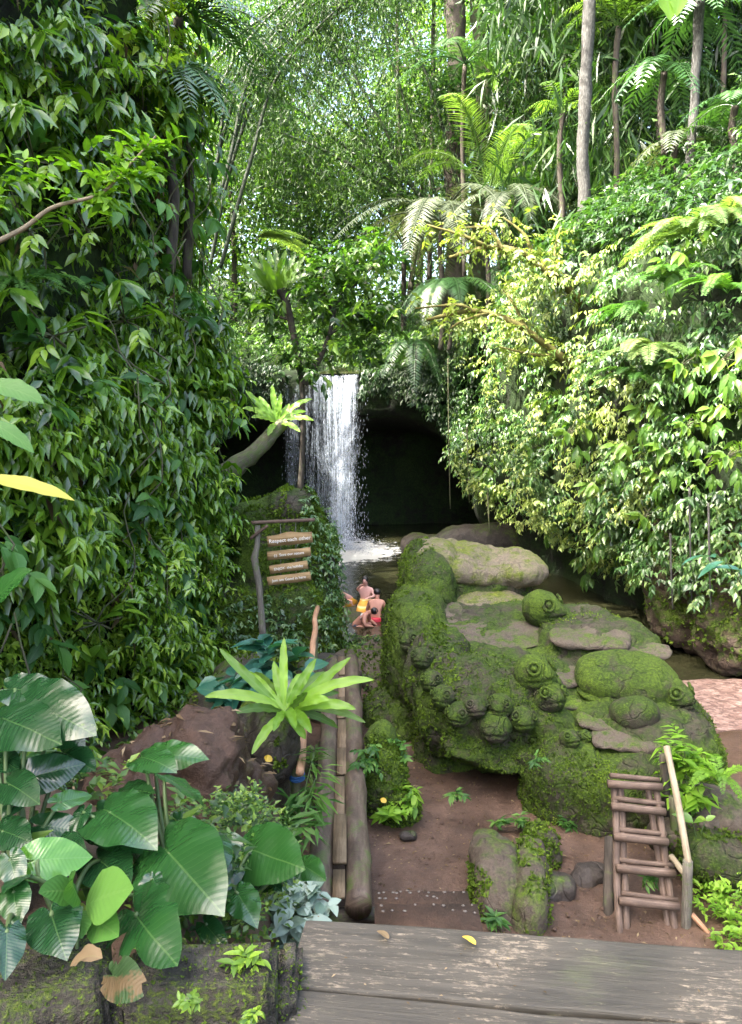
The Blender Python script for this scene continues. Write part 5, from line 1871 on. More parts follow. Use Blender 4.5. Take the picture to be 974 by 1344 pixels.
# ---- individual leafy shrubs that stand out from the cliffs
def shrub_proto(name, label, cat, n, tw, m, L, W, mat, drop, prof=BROAD, r=.35, group=None):
    root = empty(name, (0, 0, -50), label, cat, group)
    A = rvec(n, r * .55) * [1, 1, .8]
    mb = MB()
    mb.tube([(0, .25, -.1), (0, .1, 0), (0, -.1, .05)], [.02, .015, .008], 5, .1)
    for i in range(min(n, 9)):
        mb.tube([(0, .1, 0), A[i] * .6 + [0, .03, 0], A[i]], [.012, .009, .005], 4, .1)
    mb.build('stem', M['bark_mossy'], root)
    mb = MB()
    sprays(mb, A, nz(A + np.array([0, -.3, .1])), tw, m, L, W, drop, prof, droop=.3, tl=None)
    mb.build('foliage', M[mat], root)
    return root


pr = shrub_proto('wall_shrub', '', 'shrub', 9, .3, 6, .30, .12, 'lf_left', .6, r=.4)
spots = [(60, 120), (130, 90), (40, 210), (150, 190), (110, 300), (200, 260), (230, 330), (60, 440), (160, 420), (230, 440), (110, 520), (200, 520), (255, 560), (240, 640), (60, 610), (250, 700), (200, 740), (120, 820), (215, 830), (270, 770), (30, 300), (245, 230), (180, 350), (260, 480)]
LG = 'broad-leaved shrubs jutting from the left cliff'
for i, (px, py) in enumerate(spots):
    p = hit(px, py, 1.15)
    lb = 'broad-leaved drooping shrub jutting out of the shaded left cliff'
    if i == 0:
        pr.location = p
        tag(pr, lb, 'shrub', LG)
    else:
        dup(pr, p, rng.uniform(-1.0, .4), rng.uniform(.7, 1.1), lb, LG)
pr = shrub_proto('hanging_shrub', '', 'shrub', 8, .3, 6, .30, .13, 'lf_right_big', .9, r=.45)
spots = [(885, 345), (880, 590), (850, 540), (905, 560), (865, 620), (945, 540), (955, 470), (930, 610), (720, 530), (640, 620), (655, 650), (720, 690), (700, 590), (780, 640), (770, 740), (790, 700), (850, 680), (960, 600), (750, 570), (640, 560), (820, 590), (900, 480)]
LG = 'large-leaved shrubs hanging from the right cliff'
for i, (px, py) in enumerate(spots):
    p = hit(px, py, 1.5)
    lb = 'large-leaved yellow-green shrub hanging from the sunny right cliff'
    if i == 0:
        pr.location = p
        tag(pr, lb, 'shrub', LG)
    else:
        dup(pr, p, rng.uniform(-.3, 1.2), rng.uniform(.7, 1.15), lb, LG)

# ---- hanging vines at the cave and roots
for i, (px, y0, y1, Yd, lb) in enumerate([(588, 470, 668, 27.6, 'longest thin vine hanging in front of the cave mouth'), (613, 560, 660, 27.0, 'short vine hanging beside the right edge of the cave'), (640, 640, 700, 25.0, 'dangling root below the pale creeper right of the cave'),
                                      (905, 640, 790, 15.2, 'root trailing down the sunlit earth overhang'), (930, 660, 800, 14.8, 'root at the right end of the sunlit earth overhang'), (880, 700, 800, 15.6, 'thin root at the left end of the sunlit earth overhang')]):
    q = catmull(np.array([at(px, y0, Yd), at(px + 1, (y0 + y1) / 2, Yd - .1), at(px + 3, y1, Yd)]), 6)
    tag(MB().tube(q, np.linspace(.025, .012, len(q)), 6).build('hanging_vine', M['bark_pale'] if i > 2 else M['bark_mossy']), lb, 'vine')

# ------------------------------------------------------------------ heart-leaved plants
HPHI = np.radians([0, 7, 18, 35, 55, 80, 110, 135, 152, 165, 174, 180])
HR = np.array([1.0, .91, .81, .70, .60, .51, .47, .455, .42, .31, .17, .10])


def heart(mb, base, tip, hint, width=1.0, droop=.18, tint=.5, cup=.16, seed=0, torn=0.0, nr=9, na=72, quilt=.004):
    base, tip = np.asarray(base, float), np.asarray(tip, float)
    L = np.linalg.norm(tip - base)
    D = (tip - base) / L
    N = np.asarray(hint, float)
    N = nz(N - D * np.dot(N, D))
    S = np.cross(D, N)
    a = np.linspace(-math.pi, math.pi, na + 1)
    rr = np.interp(np.abs(a), HPHI, HR)
    if torn:
        rr = rr * (1 - torn * np.clip(vnoise(np.stack([a * 2.2, 0 * a + seed, 0 * a], 1), 1, 3, seed) * 2 - .2, 0, 1))
    rr = rr * (1 + .025 * vnoise(np.stack([np.cos(a) * 3, np.sin(a) * 3, 0 * a + seed], 1), 1.5, 2, seed))
    rad = np.linspace(0.02, 1, nr)[:, None]
    x = rad * rr * np.cos(a)
    y = rad * rr * np.sin(a) * width
    ph = x * 13 - np.abs(y) * 13 * .55
    z = -droop * np.clip(x, -.3, 1.1) ** 2 + cup * np.abs(y) - .32 * np.abs(y) ** 2
    z = z + quilt * np.cos(2 * math.pi * ph) * np.clip(np.abs(y) * 6, 0, 1)
    z = z + .05 * vnoise(np.stack([x.ravel() * 2.5, y.ravel() * 2.5, 0 * x.ravel() + seed * 2.7], 1), 1, 2, seed).reshape(x.shape)
    z = z + .018 * np.sin(a * 9 + seed) * rad ** 3
    G = base + (x[..., None] * D + y[..., None] * S + z[..., None] * N) * L
    uv = np.stack([.5 + y, x], -1).reshape(-1, 2)
    mb.grid(G, tint, uv)
    return mb


def z6(x, y):
    return x / 2.2136, 840 + y / 2.2136


# base, tip (enlarged-crop units), distance of base and tip, width, tint, lean hint
HL = [
    (1, (45, 140), (232, 168), 2.75, 2.65, 1.05, .15, (0, -.45, .9)),
    (1, (95, 185), (312, 268), 2.65, 2.45, 1.15, .2, (.1, -.6, .75)),
    (1, (20, 235), (200, 288), 2.6, 2.4, 1.15, .18, (0, -.55, .8)),
    (1, (95, 398), (280, 342), 2.55, 2.6, 1.2, .16, (-.1, -.85, .55)),
    (1, (178, 470), (298, 432), 2.5, 2.6, 1.0, .75, (.1, -.5, .85)),
    (2, (420, 345), (528, 366), 2.75, 2.6, 1.15, .5, (0, -.35, .95)),
    (2, (452, 338), (634, 322), 2.85, 2.75, 1.0, .55, (.15, -.5, .85)),
    (2, (478, 398), (642, 466), 2.6, 2.4, .75, .45, (.5, .15, .85)),
    (1, (128, 540), (292, 548), 2.45, 2.45, 1.05, .3, (0, -.55, .85)),
    (3, (112, 640), (310, 622), 2.25, 2.3, 1.25, 1.0, (0, -.75, .6)),
    (1, (10, 555), (104, 585), 2.35, 2.25, 1.3, .12, (.1, -.6, .8)),
    (2, (318, 500), (474, 585), 2.5, 2.25, 1.25, .42, (.3, -.6, .75)),
    (2, (300, 520), (452, 612), 2.55, 2.35, 1.1, .3, (.2, -.6, .75)),
    (2, (492, 620), (658, 800), 2.35, 2.0, 1.30, .42, (.35, -.85, .45)),
    (2, (612, 582), (656, 690), 2.5, 2.3, 1.2, .28, (.5, -.5, .7)),
    (4, (735, 612), (908, 662), 2.7, 2.45, 1.25, .5, (0, -.7, .75)),
    (4, (880, 655), (952, 690), 2.75, 2.6, 1.1, .55, (0, -.6, .8)),
    (4, (648, 580), (742, 600), 2.8, 2.75, 1.1, .4, (0, -.5, .9)),
    (4, (692, 738), (756, 838), 2.4, 2.2, .95, .5, (.3, -.8, .5)),
    (2, (395, 800), (512, 960), 1.95, 1.70, 1.35, .35, (.2, -.85, .5)),
    (3, (290, 640), (390, 720), 2.4, 2.2, 1.2, .12, (.1, -.6, .8)),
    (1, (30, 640), (60, 742), 2.2, 2.1, 1.2, .35, (.3, -.8, .5)),
    (1, (40, 735), (50, 830), 2.1, 2.0, 1.3, .45, (.2, -.8, .5)),
    (1, (20, 850), (20, 1008), 1.80, 1.66, 1.1, .1, (.5, -.75, .4)),
    (2, (520, 525), (600, 560), 2.75, 2.7, 1.1, .5, (0, -.5, .9)),
    (2, (640, 690), (668, 780), 2.5, 2.4, .9, .4, (.5, -.6, .6)),
    (3, (150, 800), (190, 930), 1.9, 1.72, 1.3, .1, (0, -.5, .9)),
    (1, (0, 345), (60, 375), 2.6, 2.5, 1.2, .1, (0, -.5, .9)),
    (1, (60, 460), (0, 520), 2.5, 2.4, 1.2, .1, (0, -.5, .9)),
    (2, (420, 620), (452, 660), 2.6, 2.5, 1.1, .35, (0, -.5, .9)),
    (4, (680, 660), (640, 740), 2.65, 2.5, 1.2, .15, (0, -.6, .8)),
    (4, (760, 690), (820, 720), 2.75, 2.6, 1.1, .25, (0, -.6, .8)),
    (1, (150, 250), (260, 300), 2.75, 2.6, 1.1, .2, (.1, -.6, .75)), (1, (190, 330), (290, 370), 2.7, 2.55, 1.0, .3, (.1, -.5, .8)), (1, (30, 420), (120, 470), 2.45, 2.3, 1.1, .15, (0, -.6, .8)),
    (3, (60, 690), (0, 720), 2.15, 2.05, 1.1, .25, (-.2, -.7, .7)), (3, (170, 590), (260, 600), 2.4, 2.3, 1.0, .2, (.1, -.5, .85)), (2, (360, 440), (460, 420), 2.7, 2.6, 1.0, .35, (.1, -.4, .9)),
    (2, (240, 500), (200, 580), 2.5, 2.4, 1.0, .2, (-.2, -.7, .7)), (2, (560, 700), (600, 800), 2.25, 2.1, 1.0, .25, (.3, -.8, .5)), (2, (440, 700), (400, 790), 2.2, 2.1, 1.1, .15, (-.2, -.8, .55)),
    (4, (600, 830), (660, 900), 2.2, 2.1, .9, .3, (.2, -.8, .55)), (2, (300, 760), (250, 850), 2.1, 2.0, 1.1, .2, (-.3, -.8, .55)), (3, (130, 870), (90, 950), 1.95, 1.85, 1.1, .3, (-.2, -.85, .5)), (4, (800, 640), (860, 720), 2.7, 2.55, .9, .4, (.2, -.7, .7)),
]
ROOTS = {1: (60, 900), 2: (540, 905), 3: (200, 890), 4: (660, 900)}
RY = {1: 2.35, 2: 2.35, 3: 2.2, 4: 2.5}
HLAB = {1: 'dark blue-green heart-leaved plant filling the left edge of the foreground', 2: 'heart-leaved plant with the largest mid-green leaf, centre of the foreground clump',
        3: 'heart-leaved plant with one brilliant light green leaf', 4: 'heart-leaved plant reaching right toward the footbridge'}
HP = {}
for k in ROOTS:
    rp = at(*z6(*ROOTS[k]), RY[k])
    HP[k] = empty('heart_leaf_plant', rp, HLAB[k], 'plant', 'heart-leaved plants behind the concrete kerb')
for i, (k, b, t, Yb, Yt, wd, ti, hint) in enumerate(HL):
    root = HP[k]
    rp = np.array(root.location)
    pb, pt = at(*z6(*b), Yb), at(*z6(*t), Yt)
    pt = pb + (pt - pb) * (.78 if np.linalg.norm(pt - pb) > .13 else .9)
    mb = MB()
    heart(mb, pb - rp, pt - rp, hint, wd * .66, .16 + .08 * rng.random(), ti, .14, i, torn=.6 if i in (19, 23) else .0)
    mb.build('leaf', M['lf_heart'], root)
    D = nz(pt - pb)
    mid = (rp + pb) / 2 + UP * .12 - D * .06
    C = bez(rng.normal(0, .015, 3), mid - rp, pb - rp, 12)
    mb = MB().tube(C, np.linspace(.011, .006, 12), 7, .2)
    mb.build('leaf_stalk', M['stalk'], root)

# torn brownish leaf and curled dead leaf
mb = MB()
rp = at(*z6(330, 975), 1.74)
heart(mb, (0, 0, 0), at(*z6(405, 1020), 1.66) - rp, (.1, -.8, .6), .8, .3, .3, .1, 77, torn=.6)
tag(mb.build('withered_leaf', M['lf_wither'], loc=rp), 'torn half-brown leaf drooping over the dark kerb', 'leaf')
for (a, b, y, lb, w) in [((205, 950), (298, 925), 1.70, 'curled pale brown dead leaf lying on the kerb', .045), ((390, 880), (415, 815), 2.0, 'dry brown leaf hanging on the torn heart leaf', .03)]:
    mb = MB()
    p, q = at(*z6(*a), y), at(*z6(*b), y - .05)
    strap(mb, (0, 0, 0), (q - p) * .5 + UP * .03, q - p, w, (0, -.4, .9), 12, .5, .2, .6, 3)
    tag(mb.build('dead_leaf', M['lf_dead'], loc=p), lb, 'leaf')

# young ovate-leaved shrub in front
root = empty('ovate_leaf_seedling', at(*z6(225, 930), 1.9), 'small seedling with pale ovate leaves in front of the heart-leaved plants', 'plant')
rp = np.array(root.location)
for i, (b, t, ti) in enumerate([((225, 735), (112, 735), .3), ((250, 770), (388, 722), .8), ((238, 790), (238, 868), .55), ((215, 815), (155, 890), .5), ((262, 812), (345, 862), .6), ((228, 745), (200, 705), .3)]):
    mb = MB()
    p, q = at(*z6(*b), 1.95), at(*z6(*t), 1.85)
    strap(mb, p - rp, (p + q) / 2 - rp + UP * .012, q - rp, np.linalg.norm(q - p) * .62, (0, -.7, .7), 12, .12, .03, ti, i, ([0, .1, .3, .5, .75, .92, 1], [.1, .5, .95, 1, .72, .3, .02]))
    mb.build('leaf', M['lf_left_big'], root)
mb = MB()
mb.tube(bez((0, 0, 0), (0.0, 0, .08), at(*z6(238, 775), 1.96) - rp, 8), .005, 6)
mb.build('stem', M['stalk'], root)


def leafy_plant(name, label, base, stems, mat, cat='plant', L=.12, W=.05, n=8, prof=BROAD, group=None, drop=.2, spread=.9, tw=.15, seed=0):
    """stems given as pixel tips with a distance"""
    root = empty(name, base, label, cat, group)
    base = np.array(base)
    mb, ml = MB(), MB()
    for i, (px, py, Yd) in enumerate(stems):
        e = at(px, py, Yd) - base
        C = bez((0, 0, 0), e * .5 + UP * .05, e, 8)
        mb.tube(C, np.linspace(.008, .004, 8), 5, .2)
        A = C[[4, 6, 7]] if n > 3 else C[[7]]
        O = nz(e + rvec(len(A), .15) * np.linalg.norm(e))
        sprays(ml, A, O, tw, n, L, W, drop, prof, spread=spread)
    mb.build('stem', M['stalk'], root)
    ml.build('foliage', M[mat], root)
    return root


leafy_plant('silver_leaf_plant', 'bushy silver-grey leaved plant at the near end of the footbridge', at(392, 1225, 3.6), [(375, 1180, 3.6), (395, 1165, 3.7), (415, 1190, 3.6), (400, 1205, 3.4), (380, 1215, 3.4), (412, 1215, 3.45), (365, 1200, 3.5), (405, 1175, 3.6), (388, 1195, 3.4), (378, 1165, 3.7)], 'lf_silver', 'plant', .085, .05, 6, tw=.10)
leafy_plant('lance_leaf_plant', 'airy plant with narrow green leaves beside the blue-tied post', at(385, 1105, 6.3), [(362, 1060, 6.3), (352, 1085, 6.2), (385, 1050, 6.4), (408, 1055, 6.3), (415, 1020, 6.4), (378, 1085, 6.1), (400, 1085, 6.1), (365, 1100, 6.1), (412, 990, 6.5)], 'lf_fern', 'plant', .26, .045, 6, MID, tw=.15, spread=1.3)
leafy_plant('boulder_seedling', 'small bright plant at the right foot of the pointed boulder', at(525, 1075, 8.2), [(520, 1062, 8.2), (535, 1050, 8.2), (540, 1035, 8.3), (512, 1070, 8.1), (530, 1066, 8.1), (525, 1040, 8.3)], 'lf_ground', 'plant', .13, .06, 6, tw=.12)
leafy_plant('boulder_seedling', 'pale little plant at the upper left of the pointed boulder', at(478, 990, 8.5), [(475, 985, 8.4), (485, 978, 8.4), (472, 1000, 8.3), (490, 1002, 8.3)], 'lf_fern', 'plant', .12, .055, 6, tw=.12)
leafy_plant('boulder_seedling', 'little plant on the right shoulder of the pointed boulder', at(522, 985, 8.7), [(515, 972, 8.6), (526, 980, 8.6), (530, 995, 8.6)], 'lf_fern', 'plant', .11, .05, 6, tw=.1)
leafy_plant('ladder_shrub', 'tall yellow-green shrub growing beside the top of the ladder', at(905, 1075, 7.5), [(880, 980, 7.7), (892, 968, 7.8), (905, 990, 7.6), (900, 1010, 7.5), (915, 1005, 7.6), (925, 1020, 7.5), (890, 1025, 7.5), (912, 1040, 7.4), (935, 1040, 7.5), (885, 1000, 7.6), (898, 985, 7.6)], 'lf_ground', 'shrub', .20, .08, 6, MID, tw=.2)
leafy_plant('heart_seedling', 'two-leaved green seedling behind the ladder handrail', at(915, 1112, 7.1), [(910, 1082, 7.05), (926, 1078, 7.1)], 'lf_right_big', 'plant', .16, .10, 2, BROAD, tw=.04)
leafy_plant('edge_shrub', 'bluish broad-leaved branch reaching in at the right edge', at(990, 800, 6.5), [(968, 715, 6.2), (955, 740, 6.1), (972, 752, 6.2)], 'lf_blue', 'shrub', .28, .11, 3, BROAD, tw=.2, drop=.3)
leafy_plant('kerb_seedling', 'little fern-like seedling on the dark kerb face', at(248, 1325, 1.72), [(248, 1316, 1.7), (255, 1320, 1.7), (243, 1322, 1.7)], 'lf_left_small', 'plant', .024, .011, 4, tw=.02)
leafy_plant('kerb_seedling', 'small green seedling at the bottom edge by the stone block', at(330, 1344, 1.75), [(330, 1334, 1.7), (335, 1336, 1.7), (325, 1338, 1.7)], 'lf_left_small', 'plant', .026, .012, 4, tw=.02)
leafy_plant('kerb_seedling', 'upright seedling growing over the kerb end below the large heart leaf', at(325, 1285, 1.9), [(318, 1262, 1.9), (328, 1270, 1.88), (312, 1272, 1.88)], 'lf_left_small', 'plant', .045, .018, 4, tw=.04)
leafy_plant('blue_leaf_plant', 'blue-green broad-leaved plant behind the big nest fern', at(360, 905, 8.2), [(350, 858, 8.2), (335, 880, 8.0), (375, 868, 8.2), (310, 905, 7.8), (390, 880, 8.2), (300, 890, 8.0), (345, 895, 7.8)], 'lf_blue', 'plant', .34, .20, 4, BROAD, tw=.2)
for px, py, lb in [(655, 1078, 'tiny seedling in the dark hollow under the carved shell'), (683, 1075, 'tiny bright seedling left of the stone pier under the carved rock'), (745, 1080, 'grassy seedling on the front of the carved rock'), (738, 1098, 'bright tuft low on the front of the carved rock'), (600, 1040, 'seedling at the dark foot of the carved rock, left side'),
                   (855, 1150, 'seedling showing between the ladder rungs'), (705, 995, 'small seedling under the carved flipper'), (652, 1205, 'sprig between the curb stone and the steps')]:
    Yd = 8.25 if px < 800 else 7.0
    if py > 1200: Yd = 6.55
    leafy_plant('rock_seedling', lb, at(px, py + 12, Yd), [(px, py - 2, Yd - .1), (px + 6, py + 3, Yd - .1), (px - 6, py + 2, Yd - .1)], 'lf_fern', 'plant', .10, .035, 5, MID, tw=.06)
# bright lime twig at the upper left and other near leaves
root = empty('lime_twig', at(-20, 325, 4.6), 'bright lime leafy twig reaching in at the upper left', 'branch')
rp = np.array(root.location)
Q = catmull(np.array([at(-20, 325, 4.6), at(30, 300, 4.6), at(70, 272, 4.6), at(130, 255, 4.6), at(165, 222, 4.6), at(205, 178, 4.6)]), 8)
MB().tube(Q - rp, np.linspace(.016, .005, len(Q)), 6).build('stem', M['ladder_pale'], root)
mb = MB()
i0 = rng.integers(len(Q) // 2, len(Q), 26)
A = np.concatenate([Q[i0], [at(185 + rng.normal(0, 16), 205 + rng.normal(0, 14), 4.6) for _ in range(12)], [at(130 + rng.normal(0, 18), 215 + rng.normal(0, 14), 4.7) for _ in range(8)], [at(20 + rng.normal(0, 14), 222 + rng.normal(0, 18), 4.6) for _ in range(8)], [at(10 + rng.normal(0, 8), 268 + rng.normal(0, 12), 4.6) for _ in range(4)]]) - rp
sprays(mb, A, nz(np.tile([.7, -.1, .6], (len(A), 1)) + rvec(len(A), .25)), .16, 6, .085, .042, .0, BROAD)
mb.build('foliage', M['lf_nest'], root)
for (a, b, y, w, mt, lb) in [((-15, 800), (42, 748), 2.6, .11, 'lf_heart', 'large upright glossy leaf cut by the left edge'), ((-15, 505), (58, 530), 4.0, .12, 'lf_left_big', 'broad pale leaf at the left edge, middle height'),
                             ((-20, 628), (98, 657), 3.6, .05, 'lf_yellowing', 'long yellowing leaf with a brown torn edge at the left side'), ((868, -30), (880, 28), 6, .16, 'lf_nest', 'yellow-green leaf hanging in at the top edge'), ((895, -30), (888, 22), 6, .14, 'lf_nest', 'second yellow-green leaf hanging at the top edge, slightly to the right'),
                             ((-15, 555), (45, 595), 3.8, .09, 'lf_left_big', 'narrower leaf at the left edge below the broad pale leaf')]:
    mb = MB()
    p, q = at(*a, y), at(*b, y)
    strap(mb, (0, 0, 0), (q - p) * .5 + UP * .04, q - p, w * np.linalg.norm(q - p) / .25, (0, -.6, .75), 18, .15, .06, .6, 5, ([0, .1, .3, .5, .75, .92, 1], [.3, .6, .95, 1, .72, .3, .02]))
    tag(mb.build('large_leaf', M[mt], loc=p), lb, 'leaf')

# ------------------------------------------------------------------ carpets: creeper on the mound, ground cover, litter
mb = MB()
kk = (mno[:, 1] < .4)
ii = rng.choice(np.nonzero(kk & ((mco[:, 0] > -1.35) | (mco[:, 2] < 1.9)) & (vnoise(mco, 1.1, 2, 4) > -.35))[0], 1300)
P = mco[ii] + mno[ii] * rng.uniform(0, .12, (1300, 1))
sprays(mb, P, nz(mno[ii] + rvec(1300, .3)), .14, 5, .09, .042, .5, MID)
tag(mb.build('mound_creeper', M['lf_right']), 'small-leaved creeper clothing the rock mound behind the sign', 'creeper', kind='stuff')
mb = MB()
co_, no_ = OVER
q = np.nonzero((no_[:, 1] < .5) & (co_[:, 2] > 1.6) & (vnoise(co_, .9, 2, 8) > -.25))[0]
q = rng.choice(q, 900)
sprays(mb, co_[q] + no_[q] * rng.uniform(.05, .35, (900, 1)), nz(no_[q] + rvec(900, .3)), .3, 6, .17, .08, .8, MID)
tag(mb.build('overhang_creeper', M['lf_right']), 'creeper trailing over the brown earth overhang at the right edge', 'creeper', kind='stuff')
mb = MB()


def carpet(mb, x0, x1, y0, y1, n, L, W, h=.12, seed=1, lo=-.3, zoff=0, m=5):
    x, y = rng.uniform(x0, x1, n), rng.uniform(y0, y1, n)
    P = np.stack([x, y, gz(x, y) + zoff], 1)
    k = vnoise(P * [1, 1, 0], 1.5, 2, seed) > lo
    P = P[k]
    P[:, 2] += rng.uniform(0, h, len(P))
    sprays(mb, P, nz(rvec(len(P), .5) + UP), .12, m, L, W, .0, MID, tint=rng.random(len(P)))


carpet(mb, 3.1, 5.4, 5.6, 8.4, 2400, .07, .035, .22)
tag(mb.build('ground_cover', M['lf_ground']), 'bright low ground cover right of the ladder', 'ground cover', kind='stuff')
mb = MB()
carpet(mb, -3.2, -.5, 2.3, 5.0, 600, .08, .04, .2, 3, -.1)
carpet(mb, -.75, -.32, 2.2, 4.6, 900, .035, .02, .10, 4, -.6)
carpet(mb, -3.5, -.5, 5.5, 12.5, 1700, .13, .05, .3, 5, -.1)
carpet(mb, -1.2, .6, 12.5, 16.0, 500, .10, .05, .25, 6, -.2)
tag(mb.build('bank_weeds', M['lf_back']), 'low weeds on the shaded bank left of the footbridge', 'weeds', kind='stuff')
# crumbs on the landing
mb = MB()
n = 130
P = A0 + ex * rng.uniform(0, 3, n)[:, None] - ey * rng.uniform(0, .9, n)[:, None] + UP * .008
mb.flats(P, rvec(n) * [1, 1, .1], np.tile(UP, (n, 1)) + rvec(n, .2), rng.uniform(.004, .018, n), rng.uniform(.003, .007, n))
tag(mb.build('deck_crumbs', M['lf_dead']), 'dry leaf crumbs scattered over the plank landing', 'leaf litter', kind='stuff')
# leaf litter
mb = MB()
n = 900
x, y = rng.uniform(-3, 3.2, n), rng.uniform(2.6, 11, n)
P = np.stack([x, y, gz(x, y) + .012], 1)
mb.flats(P, rvec(n) * [1, 1, .1], np.tile(UP, (n, 1)) + rvec(n, .15), rng.uniform(.02, .075, n), rng.uniform(.012, .03, n))
n = 1300
x, y = rng.uniform(-.3, 3.2, n), rng.uniform(5.8, 9.5, n)
P = np.stack([x, y, gz(x, y) + .008], 1)
mb.flats(P, rvec(n) * [1, 1, .1], np.tile(UP, (n, 1)) + rvec(n, .2), rng.uniform(.012, .045, n), rng.uniform(.006, .02, n))
q = rng.choice(np.nonzero(EARTH[1][:, 2] > .25)[0], 170)
n = len(q)
P = EARTH[0][q] + EARTH[1][q] * .012
mb.flats(P, rvec(n) * [1, 1, .1], EARTH[1][q] + rvec(n, .25), rng.uniform(.03, .12, n), rng.uniform(.015, .03, n))
n = 1500
x, y = rng.uniform(-.4, 4.2, n), rng.uniform(5.6, 9.8, n)
pb2 = MB()
for a, b, c in zip(x, y, gz(x, y)):
    q = .007 + .02 * rng.random() ** 4
    pb2.ell((a, b, c), (q, q * rng.uniform(.6, 1), q * .6), None, 2, 6, 3)
tag(pb2.build('mud_pebbles', M['mud']), 'small clods and pebbles strewn on the mud path', 'pebbles', kind='stuff')
tag(mb.build('leaf_litter', M['lf_dead']), 'scattered dry leaf litter on the mud', 'leaf litter', kind='stuff')
for (px, py, z, col, L, lb) in [(607, 1229, 3.715, 'lf_yellow_leaf', .055, 'fallen yellow leaf lying on the plank landing'), (495, 1222, 3.715, 'lf_dead', .05, 'pale dry leaf lying at the left of the plank landing')]:
    p = atz(px, py, z)
    mb = MB()
    strap(mb, (0, 0, 0), (.02, -.015, .008), (.035, -.04, .002), .022, (0, 0, 1), 10, .2, .05, .6, 2)
    tag(mb.build('fallen_leaf', M[col], loc=p), lb, 'leaf')
for (px, py, Yd, lb) in [(347, 994, 6.3, 'fallen yellow leaf on the stump below the big nest fern'), (499, 1049, 8.25, 'yellow leaf stuck on the pointed boulder')]:
    p = at(px, py, Yd)
    mb = MB()
    strap(mb, (0, 0, 0), (.03, -.02, .01), (.07, -.03, -.02), .06, (0, -.8, .5), 10, .1, .05, .6, 2)
    tag(mb.build('fallen_leaf', M['lf_yellow_leaf'], loc=p), lb, 'leaf')
mb_ = MT.build('moss_tufts', M['lf_moss'])
tag(mb_, 'tiny moss tufts and liverworts growing over the rocks', 'moss', kind='stuff')


# ------------------------------------------------------------------ bathers
def person(label, loc, J, rad, cloth, skin, hair_r=.105, hairlen=0.0, face=(0, -1, 0)):
    """J: joint positions in metres relative to loc; limbs as chains"""
    root = empty('person', loc, label, 'person')
    V, E, Rd = [], [], []
    idx = {}

    def v(name, p, r):
        idx[name] = len(V)
        V.append(tuple(p))
        Rd.append(r)
    order = ['pelvis', 'belly', 'chest', 'neck', 'chin', 'head', 'crown']
    rr = [.125, .115, .135, .052, .068, .088, .060]
    for nme, r in zip(order, rr): v(nme, J[nme], r * rad)
    for a, b in zip(order, order[1:]): E.append((idx[a], idx[b]))
    F = nz(np.array(face, float))
    v('nose', np.array(J['head']) + F * .098 - UP * .01, .016)
    E.append((idx['head'], idx['nose']))
    for s in 'lr':
        ch = [('shoulder', .062), ('elbow', .042), ('wrist', .030), ('palm', .036)]
        prev = 'chest'
        for nme, r in ch:
            v(nme + s, J[nme + s], r * rad)
            E.append((idx[prev], idx[nme + s]))
            prev = nme + s
        w_, p_ = np.array(J['wrist' + s]), np.array(J['palm' + s])
        d = nz(p_ - w_)
        sd = nz(np.cross(d, UP + [.1, .2, 0]))
        for f in range(4):
            o = (f - 1.5) * .019
            v('f%d%s' % (f, s), p_ + d * (.045 + .01 * (f in (1, 2))) + sd * o, .009)
            v('g%d%s' % (f, s), p_ + d * (.08 + .012 * (f in (1, 2))) + sd * o - UP * .012, .008)
            E += [(idx['palm' + s], idx['f%d%s' % (f, s)]), (idx['f%d%s' % (f, s)], idx['g%d%s' % (f, s)])]
        v('t' + s, p_ + d * .01 + sd * .05, .010)
        E.append((idx['palm' + s], idx['t' + s]))
        ch = [('hip', .095), ('knee', .062), ('ankle', .040), ('toe', .034)]
        prev = 'pelvis'
        for nme, r in ch:
            v(nme + s, J[nme + s], r * rad)
            E.append((idx[prev], idx[nme + s]))
            prev = nme + s
    me = bpy.data.meshes.new('tmp')
    me.from_pydata(V, E, [])
    ob = bpy.data.objects.new('tmp', me)
    COL.objects.link(ob)
    ob.modifiers.new('s', 'SKIN')
    for i, sv in enumerate(me.skin_vertices[0].data):
        sv.radius = (Rd[i], Rd[i])
        sv.use_root = (i == 0)
    ms = ob.modifiers.new('u', 'SUBSURF')
    ms.levels = 2
    dg = bpy.context.evaluated_depsgraph_get()
    dg.update()
    out = bpy.data.meshes.new_from_object(ob.evaluated_get(dg))
    bpy.data.objects.remove(ob)
    out.polygons.foreach_set('use_smooth', np.ones(len(out.polygons), bool))
    out.materials.clear()
    out.materials.append(M[skin])
    b = bpy.data.objects.new('body', out)
    COL.objects.link(b)
    b.parent = root
    # hair
    h = np.array(J['head'])
    up = nz(np.array(J['crown']) - h)
    mb = MB().ell(h + up * .035 - F * .025, (hair_r, hair_r, hair_r * .95), None, 2, 18, 12)
    if hairlen:
        mb.ell(h - F * .07 - UP * hairlen * .4, (.075, .06, hairlen * .6), None, 2, 14, 10)
    mb.build('hair', M['hair'], root)
    sdv = nz(np.cross(F, up))
    mb = MB()
    for s in (-1, 1):
        mb.ell(h + F * .083 + sdv * s * .033 + up * .012, (.011,) * 3, None, 2, 8, 6)
    mb.build('eyes', M['hair'], root)
    for nm, pts, rads, mt in cloth:
        MB().tube(catmull(np.array(pts, float), 5), np.interp(np.linspace(0, 1, 5 * (len(pts) - 1) + 1), np.linspace(0, 1, len(rads)), rads), 16, wob=.04).build(nm, M[mt], root)
    return root


def mirror(J, keys, c=0):
    return J


